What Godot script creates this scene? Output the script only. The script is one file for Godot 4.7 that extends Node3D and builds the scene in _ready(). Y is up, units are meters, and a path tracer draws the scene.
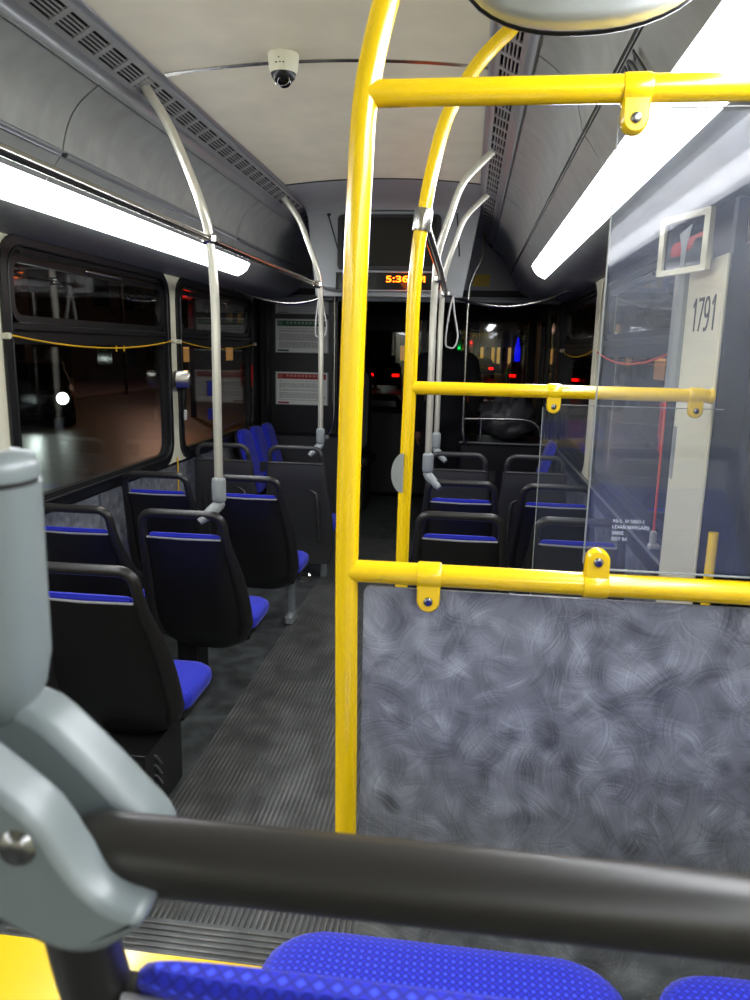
extends Node3D
# A city bus at night, seen from the raised rear seats towards the front. x is across the bus (right positive), y up from the low floor, -z towards the driver.

var M := {}
var used := {}
var rng := RandomNumberGenerator.new()

# ------------------------------------------------------------------ mesh builder
class MB:
	var st := SurfaceTool.new()
	func _init() -> void:
		st.begin(Mesh.PRIMITIVE_TRIANGLES)
	func flat() -> MB:
		st.set_smooth_group(-1)
		return self
	func smooth(g := 0) -> MB:
		st.set_smooth_group(g)
		return self
	func t(a: Vector3, b: Vector3, c: Vector3) -> void:   # counter-clockwise seen from outside
		st.add_vertex(a); st.add_vertex(c); st.add_vertex(b)
	func q(a: Vector3, b: Vector3, c: Vector3, d: Vector3) -> void:
		t(a, b, c); t(a, c, d)
	func loft(rings: Array, cap0 := true, cap1 := true, closed := true, smooth_body := true) -> MB:
		if smooth_body: smooth() 
		else: flat()
		for i in rings.size() - 1:
			var r: PackedVector3Array = rings[i]
			var s: PackedVector3Array = rings[i + 1]
			var n := r.size()
			for j in (n if closed else n - 1):
				var k := (j + 1) % n
				q(r[j], r[k], s[k], s[j])
		flat()
		if cap0: fan(rings[0], true)
		if cap1: fan(rings[rings.size() - 1], false)
		return self
	func fan(r: PackedVector3Array, back: bool) -> void:
		var c := Vector3.ZERO
		for p in r: c += p
		c /= r.size()
		for j in r.size():
			var k := (j + 1) % r.size()
			if back: t(c, r[k], r[j])
			else: t(c, r[j], r[k])
	func tube(path: Array, radius, sides := 12, caps := true) -> MB:
		var rings := []
		var n := Vector3.ZERO
		for i in path.size():
			var p: Vector3 = path[i]
			var a: Vector3 = path[maxi(i - 1, 0)]
			var b: Vector3 = path[mini(i + 1, path.size() - 1)]
			var d := (b - a).normalized()
			if i == 0:
				n = d.cross(Vector3.RIGHT if absf(d.x) < 0.8 else Vector3.UP).normalized()
			else:
				n = (n - d * n.dot(d)).normalized()
			var m := d.cross(n)
			var r: float = radius[i] if radius is Array else radius
			var ring := PackedVector3Array()
			for j in sides:
				var w := TAU * j / sides
				ring.append(p + (n * cos(w) + m * sin(w)) * r)
			rings.append(ring)
		return loft(rings, caps, caps)
	func lathe(prof: Array, at: Vector3, axis := Vector3.UP, sides := 20) -> MB:   # prof of Vector2(radius, height) going up
		var n := axis.cross(Vector3.RIGHT if absf(axis.x) < 0.8 else Vector3.UP).normalized()
		var m := axis.cross(n)
		var rings := []
		for p: Vector2 in prof:
			var ring := PackedVector3Array()
			for j in sides:
				var w := TAU * j / sides
				ring.append(at + axis * p.y + (n * cos(w) + m * sin(w)) * p.x)
			rings.append(ring)
		return loft(rings)
	func box(c: Vector3, s: Vector3, bevel := 0.0, basis := Basis()) -> MB:
		var h := s / 2
		if bevel <= 0.0:
			flat()
			var f := func(x, y, z): return c + basis * Vector3(x * h.x, y * h.y, z * h.z)
			q(f.call(-1, -1, 1), f.call(1, -1, 1), f.call(1, 1, 1), f.call(-1, 1, 1))
			q(f.call(1, -1, -1), f.call(-1, -1, -1), f.call(-1, 1, -1), f.call(1, 1, -1))
			q(f.call(1, -1, 1), f.call(1, -1, -1), f.call(1, 1, -1), f.call(1, 1, 1))
			q(f.call(-1, -1, -1), f.call(-1, -1, 1), f.call(-1, 1, 1), f.call(-1, 1, -1))
			q(f.call(-1, 1, 1), f.call(1, 1, 1), f.call(1, 1, -1), f.call(-1, 1, -1))
			q(f.call(-1, -1, -1), f.call(1, -1, -1), f.call(1, -1, 1), f.call(-1, -1, 1))
			return self
		var b := minf(bevel, minf(h.x, minf(h.y, h.z)) * 0.98)
		var rings := []
		for k in [[-h.y, b], [-h.y + b, 0.0], [h.y - b, 0.0], [h.y, b]]:
			var x: float = h.x - k[1]
			var z: float = h.z - k[1]
			var e: float = b * (0.5 if k[1] > 0 else 1.0)
			var ring := PackedVector3Array()
			for p in [[x, z - e], [x - e, z], [-x + e, z], [-x, z - e], [-x, -z + e], [-x + e, -z], [x - e, -z], [x, -z + e]]:
				ring.append(c + basis * Vector3(p[0], k[0], p[1]))
			ring.reverse()
			rings.append(ring)
		return loft(rings, true, true, true, false)
	# a closed outline in a plane, extruded along "along"; the outline runs counter-clockwise seen from the side it is extruded to
	func prism(outline: Array, along: Vector3, smooth_body := false) -> MB:
		var a := PackedVector3Array()
		var b := PackedVector3Array()
		for p: Vector3 in outline:
			a.append(p); b.append(p + along)
		return loft([a, b], true, true, true, smooth_body)
	# a sheet from a grid of points with thickness along -normal side (off)
	func sheet(g: Array, off: Vector3) -> MB:
		var way: Vector3 = (g[1][0] - g[0][0]).cross(g[0][1] - g[0][0])
		if way.dot(off) > 0.0:
			g = g.duplicate()
			g.reverse()
		smooth(1)
		var nu: int = g.size()
		var nv: int = g[0].size()
		for i in nu - 1:
			for j in nv - 1:
				q(g[i][j], g[i + 1][j], g[i + 1][j + 1], g[i][j + 1])
		smooth(2)
		for i in nu - 1:
			for j in nv - 1:
				q(g[i][j] + off, g[i][j + 1] + off, g[i + 1][j + 1] + off, g[i + 1][j] + off)
		flat()
		for i in nu - 1:
			q(g[i + 1][0], g[i][0], g[i][0] + off, g[i + 1][0] + off)
			q(g[i][nv - 1], g[i + 1][nv - 1], g[i + 1][nv - 1] + off, g[i][nv - 1] + off)
		for j in nv - 1:
			q(g[0][j], g[0][j + 1], g[0][j + 1] + off, g[0][j] + off)
			q(g[nu - 1][j + 1], g[nu - 1][j], g[nu - 1][j] + off, g[nu - 1][j + 1] + off)
		return self
	# rounded pad: an outline in x,z (Vector2) stacked at heights with insets
	func pad(outline: Array, layers: Array, f := Transform3D()) -> MB:
		var c := Vector2.ZERO
		for p: Vector2 in outline: c += p
		c /= outline.size()
		var rings := []
		for l in layers:
			var ring := PackedVector3Array()
			for p: Vector2 in outline:
				var d := p - c
				var k := d.length()
				var e := c + d * maxf(0.05, (k - l[0]) / k)
				ring.append(f * Vector3(e.x, l[1], e.y))
			rings.append(ring)
		return loft(rings)
	# an outline in x,y (counter-clockwise) given thickness along z, with rounded edges
	func plate(outline: Array, z0: float, z1: float, b: float) -> MB:
		var o := outline.duplicate()
		var area := 0.0
		for i in o.size():
			var p: Vector2 = o[i]
			area += p.cross(o[(i + 1) % o.size()])
		if area < 0: o.reverse()
		var rings := []
		for l in [[z0, 1.0], [z0 + b * 0.3, 0.3], [z0 + b, 0.0], [z1 - b, 0.0], [z1 - b * 0.3, 0.3], [z1, 1.0]]:
			var ring := PackedVector3Array()
			for i in o.size():
				var p: Vector2 = o[i]
				var d: Vector2 = (o[(i + 1) % o.size()] - o[(i - 1 + o.size()) % o.size()]).normalized()
				var e: Vector2 = p + Vector2(-d.y, d.x) * (b * l[1])
				ring.append(Vector3(e.x, e.y, l[0]))
			rings.append(ring)
		loft(rings, false, false)
		for k: int in [0, 5]:
			var flatp := PackedVector2Array()
			for v: Vector3 in rings[2]: flatp.append(Vector2(v.x, v.y))
			var tri := Geometry2D.triangulate_polygon(flatp)
			for i in range(0, tri.size(), 3):
				var a: Vector3 = rings[k][tri[i]]
				var bb: Vector3 = rings[k][tri[i + 1]]
				var c: Vector3 = rings[k][tri[i + 2]]
				var up := (bb - a).cross(c - a).z > 0
				if up == (k == 5): t(a, bb, c)
				else: t(a, c, bb)
		return self
	func done() -> ArrayMesh:
		st.generate_normals()
		return st.commit()

# ------------------------------------------------------------------ node helpers
func numbered(called: String) -> String:
	if not used.has(called):
		used[called] = 0
		return called
	used[called] += 1
	return "%s_%03d" % [called, used[called]]

func thing(called: String, label: String, category: String, at := Vector3.ZERO, turn := 0.0, group := "") -> Node3D:
	var o := Node3D.new()
	o.name = numbered(called)
	add_child(o)
	o.position = at
	o.rotation.y = turn
	tag(o, label, category, group)
	return o

func tag(o: Node, label: String, category: String, group := "") -> void:
	o.set_meta("label", label)
	o.set_meta("category", category)
	if group: o.set_meta("group", group)

func obj(called: String, mesh: Mesh, m: Material, parent: Node = null, at := Vector3.ZERO) -> MeshInstance3D:
	var o := MeshInstance3D.new()
	o.mesh = mesh
	o.material_override = m
	o.cast_shadow = GeometryInstance3D.SHADOW_CASTING_SETTING_ON
	if parent == null:
		o.name = numbered(called)
		add_child(o)
	else:
		o.name = called
		parent.add_child(o, true)
	o.position = at
	return o

func struct(called: String, mesh: Mesh, m: Material) -> MeshInstance3D:
	var o := obj(called, mesh, m)
	o.set_meta("kind", "structure")
	return o

func struct_root(called: String) -> Node3D:
	var o := Node3D.new()
	o.name = numbered(called)
	add_child(o)
	o.set_meta("kind", "structure")
	return o

func copy(src: Node3D, at: Vector3, label: String, turn := 0.0) -> Node3D:
	var base := String(src.name).rstrip("0123456789").trim_suffix("_")
	var c: Node3D = src.duplicate()
	c.name = numbered(base)
	add_child(c)
	c.position = at
	c.rotation.y = turn
	c.set_meta("label", label)
	return c

func words(s: String, size: float, depth: float, font := "Droid Sans", bold := false) -> TextMesh:
	var f := SystemFont.new()
	f.font_names = PackedStringArray([font])
	if bold: f.font_weight = 700
	var t := TextMesh.new()
	t.text = s
	t.font = f
	t.font_size = 64
	t.pixel_size = size / 46.0
	t.depth = depth
	return t

func spline(pts: Array, n := 6) -> Array:
	var out := []
	for i in pts.size() - 1:
		var a: Vector3 = pts[maxi(i - 1, 0)]
		var b: Vector3 = pts[i]
		var c: Vector3 = pts[i + 1]
		var d: Vector3 = pts[mini(i + 2, pts.size() - 1)]
		for k in n:
			out.append(b.cubic_interpolate(c, a, d, float(k) / n))
	out.append(pts[pts.size() - 1])
	return out

func rrect(x0: float, y0: float, x1: float, y1: float, r: float, n := 6) -> Array:   # counter-clockwise Vector2 outline
	var out := []
	for k in [[x1 - r, y0 + r, -PI / 2], [x1 - r, y1 - r, 0.0], [x0 + r, y1 - r, PI / 2], [x0 + r, y0 + r, PI]]:
		for i in n + 1:
			var w: float = k[2] + PI / 2 * i / n
			out.append(Vector2(k[0] + r * cos(w), k[1] + r * sin(w)))
	return out

# a frame between two outlines, map turns (u, v, depth) into space
func ring_mesh(outer: Array, inner: Array, d0: float, d1: float, map: Callable, b: MB = null) -> MB:
	var m := b if b else MB.new()
	m.flat()
	var n := outer.size()
	for i in n:
		var k := (i + 1) % n
		var o0: Vector3 = map.call(outer[i], d0); var o1: Vector3 = map.call(outer[i], d1)
		var p0: Vector3 = map.call(outer[k], d0); var p1: Vector3 = map.call(outer[k], d1)
		var i0: Vector3 = map.call(inner[i], d0); var i1: Vector3 = map.call(inner[i], d1)
		var j0: Vector3 = map.call(inner[k], d0); var j1: Vector3 = map.call(inner[k], d1)
		m.q(o1, p1, j1, i1)
		m.q(p0, o0, i0, j0)
		m.q(o0, p0, p1, o1)
		m.q(j0, i0, i1, j1)
	return m

# ------------------------------------------------------------------ materials
func mat(called: String, c: Color, rough := 0.5, metal := 0.0) -> StandardMaterial3D:
	var m := StandardMaterial3D.new()
	m.resource_name = called
	m.albedo_color = c
	m.roughness = rough
	m.metallic = metal
	M[called] = m
	return m

func glow(called: String, c: Color, e: float) -> StandardMaterial3D:
	var m := mat(called, c, 0.4)
	m.emission_enabled = true
	m.emission = c
	m.emission_energy_multiplier = e
	return m

func pane(called: String, c: Color) -> StandardMaterial3D:
	var m := mat(called, c, 0.03)
	m.transparency = BaseMaterial3D.TRANSPARENCY_ALPHA
	return m

func textured(m: StandardMaterial3D, img: Image, per_metre: float, world := true) -> void:
	m.albedo_texture = ImageTexture.create_from_image(img)
	m.uv1_triplanar = true
	m.uv1_world_triplanar = world
	m.uv1_scale = Vector3.ONE * per_metre

func grain(size: int, freq: float, lo: float, hi: float, sd: int, tint := Color.WHITE) -> Image:
	var f := FastNoiseLite.new()
	f.seed = sd
	f.frequency = freq
	f.fractal_octaves = 5
	var src := f.get_seamless_image(size, size)
	var img := Image.create(size, size, false, Image.FORMAT_RGB8)
	for y in size:
		for x in size:
			var v := lerpf(lo, hi, src.get_pixel(x, y).r)
			img.set_pixel(x, y, Color(v * tint.r, v * tint.g, v * tint.b))
	return img

# polished swirls: short curved brush strokes, light and dark, wrapped round the edges
func swirl_image(size: int, strokes: int) -> Image:
	var v := PackedFloat32Array()
	v.resize(size * size)
	v.fill(0.0)
	var r := RandomNumberGenerator.new()
	r.seed = 41
	for s in strokes:
		var cx := r.randf() * size
		var cy := r.randf() * size
		var rad := r.randf_range(20, 95)
		var a0 := r.randf() * TAU
		var sweep := r.randf_range(0.45, 1.25) * clampf(60.0 / rad, 0.7, 1.6)
		var bands := r.randi_range(26, 70)
		var tone := r.randf_range(-1.0, 1.0)
		tone = signf(tone) * pow(absf(tone), 1.4)
		for b in bands:
			var rr := rad + b * 0.75
			var amp := 0.42 * pow(r.randf(), 0.8) * sin(PI * (b + 0.5) / bands)
			var steps := int(rr * sweep * 1.25)
			var jit := r.randf_range(-0.12, 0.12)
			var hair := tone * 1.25 + r.randf_range(-0.55, 0.55)
			for k in steps:
				var u := float(k) / steps
				var w := a0 + jit + sweep * u
				var i := posmod(int(cy + sin(w) * rr), size) * size + posmod(int(cx + cos(w) * rr), size)
				v[i] += (hair - v[i]) * amp * sin(PI * u)
	var img := Image.create(size, size, false, Image.FORMAT_RGB8)
	for y in size:
		for x in size:
			var l := clampf(0.485 + 0.27 * v[y * size + x], 0.2, 0.98)
			img.set_pixel(x, y, Color(l * 0.96, l * 0.985, l * 1.01))
	return img

func fabric_image() -> Image:   # two by two lozenges of woven blue
	var n := 64
	var img := Image.create(n, n, false, Image.FORMAT_RGB8)
	for y in n:
		for x in n:
			var a := sin(TAU * (x + y) / 32.0)
			var b := sin(TAU * (x - y) / 32.0)
			var v := maxf(0.0, a * b)
			var dark := 1.0 - 0.75 * exp(-minf(absf(a), absf(b)) * 4.0)
			var c := Color(0.085, 0.13, 0.76).lerp(Color(0.24, 0.33, 0.97), clampf(v * 0.9, 0, 1))
			img.set_pixel(x, y, Color(c.r * dark, c.g * dark, c.b * (0.35 + 0.65 * dark)))
	return img

func floor_image(size: int) -> Image:
	var img := grain(size, 0.012, 0.5, 1.0, 5)
	var r := RandomNumberGenerator.new()
	r.seed = 9
	for i in 2600:
		var x := r.randi() % size
		var y := r.randi() % size
		var l := r.randf_range(0.3, 1.0)
		var len := r.randi_range(1, 4)
		var dx := r.randi_range(-1, 1)
		for k in len:
			var px := posmod(x + k * dx, size)
			var py := posmod(y + k, size)
			var o := img.get_pixel(px, py)
			img.set_pixel(px, py, o.lerp(Color(1.0, 1.0, 0.97), 0.85 * l))
	return img

func smear_image(size: int) -> Image:   # scuffs on clear plastic: pale streaks, alpha holds how much
	var v := PackedFloat32Array()
	v.resize(size * size)
	var f := FastNoiseLite.new()
	f.seed = 3
	f.frequency = 0.006
	var r := RandomNumberGenerator.new()
	r.seed = 77
	for s in 420:
		var x := r.randf() * size
		var y := r.randf() * size
		var w := r.randf_range(-0.9, 0.1)
		var bend := r.randf_range(-0.004, 0.004)
		var amp := r.randf_range(0.05, 0.35)
		var n := r.randi_range(30, 190)
		for k in n:
			var i := posmod(int(y), size) * size + posmod(int(x), size)
			v[i] = minf(1.0, v[i] + amp * sin(PI * k / n))
			x += cos(w); y += sin(w); w += bend
	var img := Image.create(size, size, false, Image.FORMAT_RGBA8)
	for y in size:
		for x in size:
			var a := 0.35 + 0.35 * f.get_noise_2d(x, y * 2.0) + v[y * size + x]
			img.set_pixel(x, y, Color(1, 1, 1, clampf(a, 0.0, 1.0)))
	return img

func notice_image(head: Color, w: int, h: int, seed_: int) -> Image:   # a printed notice too far off to read: a coloured head band and grey lines
	var img := Image.create(w, h, false, Image.FORMAT_RGB8)
	img.fill(Color(0.93, 0.94, 0.92))
	var r := RandomNumberGenerator.new()
	r.seed = seed_
	img.fill_rect(Rect2i(6, 6, w - 12, int(h * 0.17)), head)
	for k in 9:
		img.fill_rect(Rect2i(int(w * 0.2) + k * int(w * 0.075), int(h * 0.07), int(w * 0.05), int(h * 0.07)), head.lightened(0.5))
	img.fill_rect(Rect2i(8, int(h * 0.05), int(w * 0.1), int(h * 0.13)), head.lightened(0.3))
	var y := int(h * 0.27)
	while y < h - int(h * 0.12):
		var x := int(w * 0.06)
		while x < w * r.randf_range(0.75, 0.95):
			var l := r.randi_range(4, 16)
			img.fill_rect(Rect2i(x, y, mini(l, w - x - 6), 2), Color(0.35, 0.35, 0.36))
			x += l + 4
		y += 5 if r.randf() < 0.8 else 11
	img.fill_rect(Rect2i(8, h - int(h * 0.08), int(w * 0.22), int(h * 0.05)), head)
	return img

func make_materials() -> void:
	var m: StandardMaterial3D
	m = mat("yellow_powder_coat", Color(0.94, 0.785, 0.03), 0.24)
	m.clearcoat_enabled = true
	m.clearcoat = 0.5
	m.clearcoat_roughness = 0.10
	mat("chrome", Color(0.72, 0.71, 0.68), 0.24, 1.0)
	mat("steel_pole", Color(0.82, 0.81, 0.75), 0.28, 0.55)
	mat("dark_tube", Color(0.20, 0.20, 0.20), 0.3, 0.7)
	mat("grey_plastic", Color(0.53, 0.55, 0.55), 0.34)
	mat("grey_casting", Color(0.43, 0.465, 0.475), 0.34)
	mat("black_gap", Color(0.03, 0.03, 0.03), 0.7)
	m = mat("black_plastic", Color(0.075, 0.072, 0.07), 0.42)
	m.heightmap_enabled = false
	mat("handle_rubber", Color(0.13, 0.125, 0.12), 0.36)
	mat("charcoal_plastic", Color(0.20, 0.20, 0.20), 0.42)
	mat("piping", Color(0.55, 0.55, 0.56), 0.45)
	m = mat("blue_fabric", Color.WHITE, 0.85)
	textured(m, fabric_image(), 28.0, false)
	m.rim_enabled = true
	m.rim = 0.25
	m = mat("ceiling_liner", Color(0.82, 0.79, 0.69), 0.5)
	textured(m, grain(256, 0.02, 0.93, 1.0, 2), 0.8)
	m = mat("cove_grey", Color(0.60, 0.61, 0.59), 0.5)
	textured(m, grain(256, 0.03, 0.86, 1.0, 12), 1.2)
	mat("vent_grey", Color(0.56, 0.56, 0.55), 0.42, 0.15)
	mat("strip_aluminium", Color(0.52, 0.53, 0.54), 0.36, 0.45)
	mat("cream_enamel", Color(0.86, 0.85, 0.75), 0.4)
	mat("window_rubber", Color(0.075, 0.08, 0.082), 0.38)
	mat("matte_black", Color(0.035, 0.035, 0.037), 0.6)
	mat("satin_black", Color(0.05, 0.05, 0.052), 0.35)
	m = mat("swirl_laminate", Color(1, 1, 1), 0.4)
	textured(m, swirl_image(768, 1300), 1.45)
	m = mat("floor_rubber", Color(0.36, 0.375, 0.37), 0.42)
	textured(m, floor_image(1024), 0.6)
	m = mat("floor_rib", Color(0.50, 0.50, 0.48), 0.40)
	textured(m, floor_image(512), 1.0)
	mat("header_white", Color(0.50, 0.51, 0.51), 0.4)
	mat("screen_black", Color(0.015, 0.014, 0.014), 0.16)
	glow("led_amber", Color(1.0, 0.42, 0.03), 5.0)
	glow("tube_diffuser", Color(0.97, 0.98, 1.0), 10.0)
	pane("night_glass", Color(0.02, 0.022, 0.024, 0.10))
	pane("clear_plastic", Color(0.46, 0.49, 0.57, 0.05)).metallic_specular = 0.36
	m = mat("plastic_scuffs", Color(0.66, 0.70, 0.80, 0.17), 0.45)
	m.transparency = BaseMaterial3D.TRANSPARENCY_ALPHA
	textured(m, smear_image(512), 2.2)
	m = mat("plastic_scuffs_light", Color(0.60, 0.66, 0.80, 0.05), 0.45)
	m.transparency = BaseMaterial3D.TRANSPARENCY_ALPHA
	textured(m, smear_image(256), 2.6)
	mat("mirror_face", Color(0.72, 0.74, 0.75), 0.32, 1.0)
	mat("lettering_black", Color(0.05, 0.05, 0.06), 0.5)
	mat("lettering_white", Color(0.80, 0.82, 0.85), 0.5)
	mat("cord_yellow", Color(0.92, 0.72, 0.08), 0.4)
	mat("cord_red", Color(0.86, 0.27, 0.13), 0.45)
	mat("strap_white", Color(0.66, 0.66, 0.64), 0.5)
	mat("sticker_yellow", Color(0.72, 0.60, 0.08), 0.5)
	mat("sticker_blue", Color(0.10, 0.13, 0.50), 0.5)
	mat("red_plastic", Color(0.62, 0.06, 0.04), 0.4)
	mat("screw_steel", Color(0.55, 0.55, 0.55), 0.25, 1.0)
	mat("heater_metal", Color(0.15, 0.15, 0.15), 0.32, 0.4)
	mat("lens_black", Color(0.02, 0.02, 0.022), 0.08)
	mat("navy_cloth", Color(0.03, 0.035, 0.06), 0.85)
	mat("hair_dark", Color(0.02, 0.017, 0.015), 0.7)
	mat("skin", Color(0.45, 0.30, 0.23), 0.6)
	mat("bundle_grey", Color(0.24, 0.24, 0.25), 0.45)
	mat("asphalt", Color(0.24, 0.225, 0.225), 0.38)
	mat("pavement_concrete", Color(0.34, 0.30, 0.29), 0.4)
	mat("facade_dark", Color(0.16, 0.13, 0.115), 0.8)
	mat("facade_cream", Color(0.5, 0.42, 0.3), 0.8)
	mat("bark", Color(0.1, 0.08, 0.06), 0.9)
	mat("leaf_dark", Color(0.10, 0.13, 0.05), 0.8)
	mat("car_dark", Color(0.06, 0.06, 0.07), 0.25, 0.3)
	mat("car_red", Color(0.25, 0.03, 0.03), 0.25, 0.2)
	mat("car_glass", Color(0.02, 0.02, 0.025), 0.08)
	glow("lit_window", Color(1.0, 0.74, 0.42), 0.30)
	glow("lit_floodlight", Color(1.0, 0.80, 0.40), 0.35)
	glow("lit_blue", Color(0.03, 0.06, 1.0), 0.8)
	glow("head_lamp_glow", Color(0.92, 1.0, 0.96), 9.0)
	glow("tail_light_glow", Color(1.0, 0.05, 0.03), 3.0)
	glow("signal_green", Color(0.03, 1.0, 0.35), 3.0)
	glow("signal_amber", Color(1.0, 0.42, 0.03), 3.0)
	glow("signal_red", Color(1.0, 0.07, 0.04), 3.0)
	glow("street_lamp_glow", Color(1.0, 0.82, 0.55), 5.0)

# ------------------------------------------------------------------ scene
const ZR := 3.2      # rear end of the cabin
const ZC := -5.9     # where the cove panels end
const WALL := 1.2

func _ready() -> void:
	rng.seed = 7
	var cam := Camera3D.new()
	cam.name = "camera"
	cam.position = Vector3(0.5, 1.5, 0.0)
	cam.rotation_order = EULER_ORDER_YXZ
	cam.rotation_degrees = Vector3(-11.5, 6.9, 1.25)
	cam.fov = rad_to_deg(2.0 * atan(500.0 / 740.0))
	cam.near = 0.02
	cam.far = 400.0
	var att := CameraAttributesPhysical.new()
	att.frustum_focal_length = 4.25
	att.exposure_aperture = 1.9
	att.frustum_focus_distance = 2.6
	var fov := cam.fov
	cam.attributes = att
	cam.fov = fov
	add_child(cam)
	cam.fov = fov
	cam.current = true
	var env := Environment.new()
	env.background_mode = Environment.BG_SKY
	var sky := Sky.new()
	var air := ProceduralSkyMaterial.new()
	air.sky_top_color = Color(0.02, 0.022, 0.035)
	air.sky_horizon_color = Color(0.045, 0.04, 0.042)
	air.ground_bottom_color = Color(0.02, 0.02, 0.02)
	air.ground_horizon_color = Color(0.045, 0.04, 0.042)
	air.sky_energy_multiplier = 0.4
	air.ground_energy_multiplier = 0.4
	sky.sky_material = air
	env.sky = sky
	env.tonemap_mode = Environment.TONE_MAPPER_LINEAR
	env.tonemap_exposure = 1.1
	env.sdfgi_enabled = true
	env.ssao_enabled = true
	env.ssil_enabled = true
	var we := WorldEnvironment.new()
	we.name = "world_environment"
	we.environment = env
	add_child(we)
	make_materials()
	build_lights()
	build_floor()
	build_ceiling()
	build_walls()
	build_front()
	build_seats()
	build_poles()
	build_barriers()
	build_small_things()
	build_people()
	build_street()

func long(pts: Array, z0: float, z1: float, off: Vector2) -> ArrayMesh:   # a strip along the bus
	var a := []
	var b := []
	for p: Vector2 in pts:
		a.append(Vector3(p.x, p.y, z0)); b.append(Vector3(p.x, p.y, z1))
	return MB.new().sheet([a, b], Vector3(off.x, off.y, 0)).done()

func side_pts(s: float, pts: Array) -> Array:
	var out := []
	for p: Vector2 in pts: out.append(Vector2(p.x * s, p.y))
	return out

func build_lights() -> void:
	for s: float in [-1.0, 1.0]:
		var z1 := -4.5
		var t := thing("ceiling_light", "long white fluorescent strip light above the left windows" if s < 0 else "long white fluorescent strip light on the right cove above the door", "light", Vector3.ZERO, 0.0, "strip lights along the coves")
		var pts := []
		for k in 9:
			var u := k / 8.0
			var p := Vector2(0.832, 1.986).lerp(Vector2(0.909, 1.917), u) + Vector2(-0.67, -0.74) * 0.014 * sin(PI * u)
			pts.append(p)
		var d := obj("diffuser", long(side_pts(s, pts), -0.35, z1, Vector2(s * 0.02, 0.02)), M.tube_diffuser, t)
		obj("end_cap", MB.new().box(Vector3(s * 0.874, 1.955, z1 - 0.012), Vector3(0.11, 0.024, 0.024), 0.004, Basis(Vector3.BACK, -s * 0.73)).done(), M.header_white, t)
		strip_glow(Vector3(s * 0.852, 1.932, -2.43), Vector3(-s * 0.84, -0.54, 0), Vector2(4.1, 0.09), 2.0)
		# behind the camera the strips sit lower, flat under the soffit
		var r := thing("ceiling_light", "rear left strip light under the soffit, behind the viewer" if s < 0 else "rear right strip light, seen only as a pale band mirrored in the clear sheet", "light", Vector3.ZERO, 0.0, "strip lights along the coves")
		obj("diffuser", long(side_pts(s, [Vector2(0.93, 1.874), Vector2(0.95, 1.868), Vector2(1.04, 1.868), Vector2(1.06, 1.874)]), ZR - 0.1, -0.95, Vector2(0, 0.012)), M.tube_diffuser, r)
		obj("end_cap", MB.new().box(Vector3(s * 0.995, 1.878, -0.962), Vector3(0.14, 0.02, 0.022), 0.004).done(), M.header_white, r)
		strip_glow(Vector3(s * 0.99, 1.864, 1.07), Vector3(-s * 0.45, -0.89, 0), Vector2(3.9, 0.10), 1.25)

func strip_glow(at: Vector3, towards: Vector3, size: Vector2, e: float) -> void:
	var l := AreaLight3D.new()
	l.name = "strip_light_glow"
	l.area_size = size
	l.light_energy = e
	l.light_color = Color(0.97, 0.98, 1.0)
	l.shadow_enabled = true
	l.area_range = 14.0
	l.area_attenuation = 2.0
	add_child(l, true)
	l.look_at_from_position(at, at + towards, Vector3.UP)

func build_floor() -> void:
	var f := struct("floor", MB.new().box(Vector3(0, -0.03, -5.1), Vector3(2.4, 0.06, 8.4)).done(), M.floor_rubber)
	# ribs of the aisle runner
	var prof := [Vector3(-0.0045, 0, 0), Vector3(0.0045, 0, 0), Vector3(0.003, 0.0035, 0), Vector3(-0.003, 0.0035, 0)]
	var rib := MB.new().prism(prof, Vector3(0, 0, 4.3)).done()
	var x := -0.42
	while x < 0.43:
		obj("rib", rib, M.floor_rib, f, Vector3(x, 0.03 - 0.03, -5.75))
		x += 0.0165
	# step and raised rear platform
	var st := struct("floor_step", MB.new().box(Vector3(0, 0.1, -1.262), Vector3(1.0, 0.2, 0.316), 0.004).done(), M.floor_rubber)
	var cross := MB.new().prism([Vector3(0, 0, -0.004), Vector3(0, 0.003, -0.0025), Vector3(0, 0.003, 0.0025), Vector3(0, 0, 0.004)], Vector3(0.96, 0, 0)).done()
	for k in 18:
		obj("rib", cross, M.floor_rib, st, Vector3(-0.48, 0.2, -1.40 + 0.0165 * k))
	struct("floor_platform", MB.new().box(Vector3(0, 0.205, 1.05), Vector3(2.4, 0.41, 4.30), 0.003).done(), M.floor_rubber)
	struct("trim_step", MB.new().box(Vector3(-0.08, 0.413, -0.97), Vector3(0.74, 0.008, 0.26), 0.003).done(), M.yellow_powder_coat)
	for s in [-1.0, 1.0]:
		struct("baseboard_" + ("left" if s < 0 else "right"), MB.new().box(Vector3(s * 1.21, 0.05, -3.9), Vector3(0.02, 0.1, 4.4), 0.004).done(), M.black_plastic)

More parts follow.
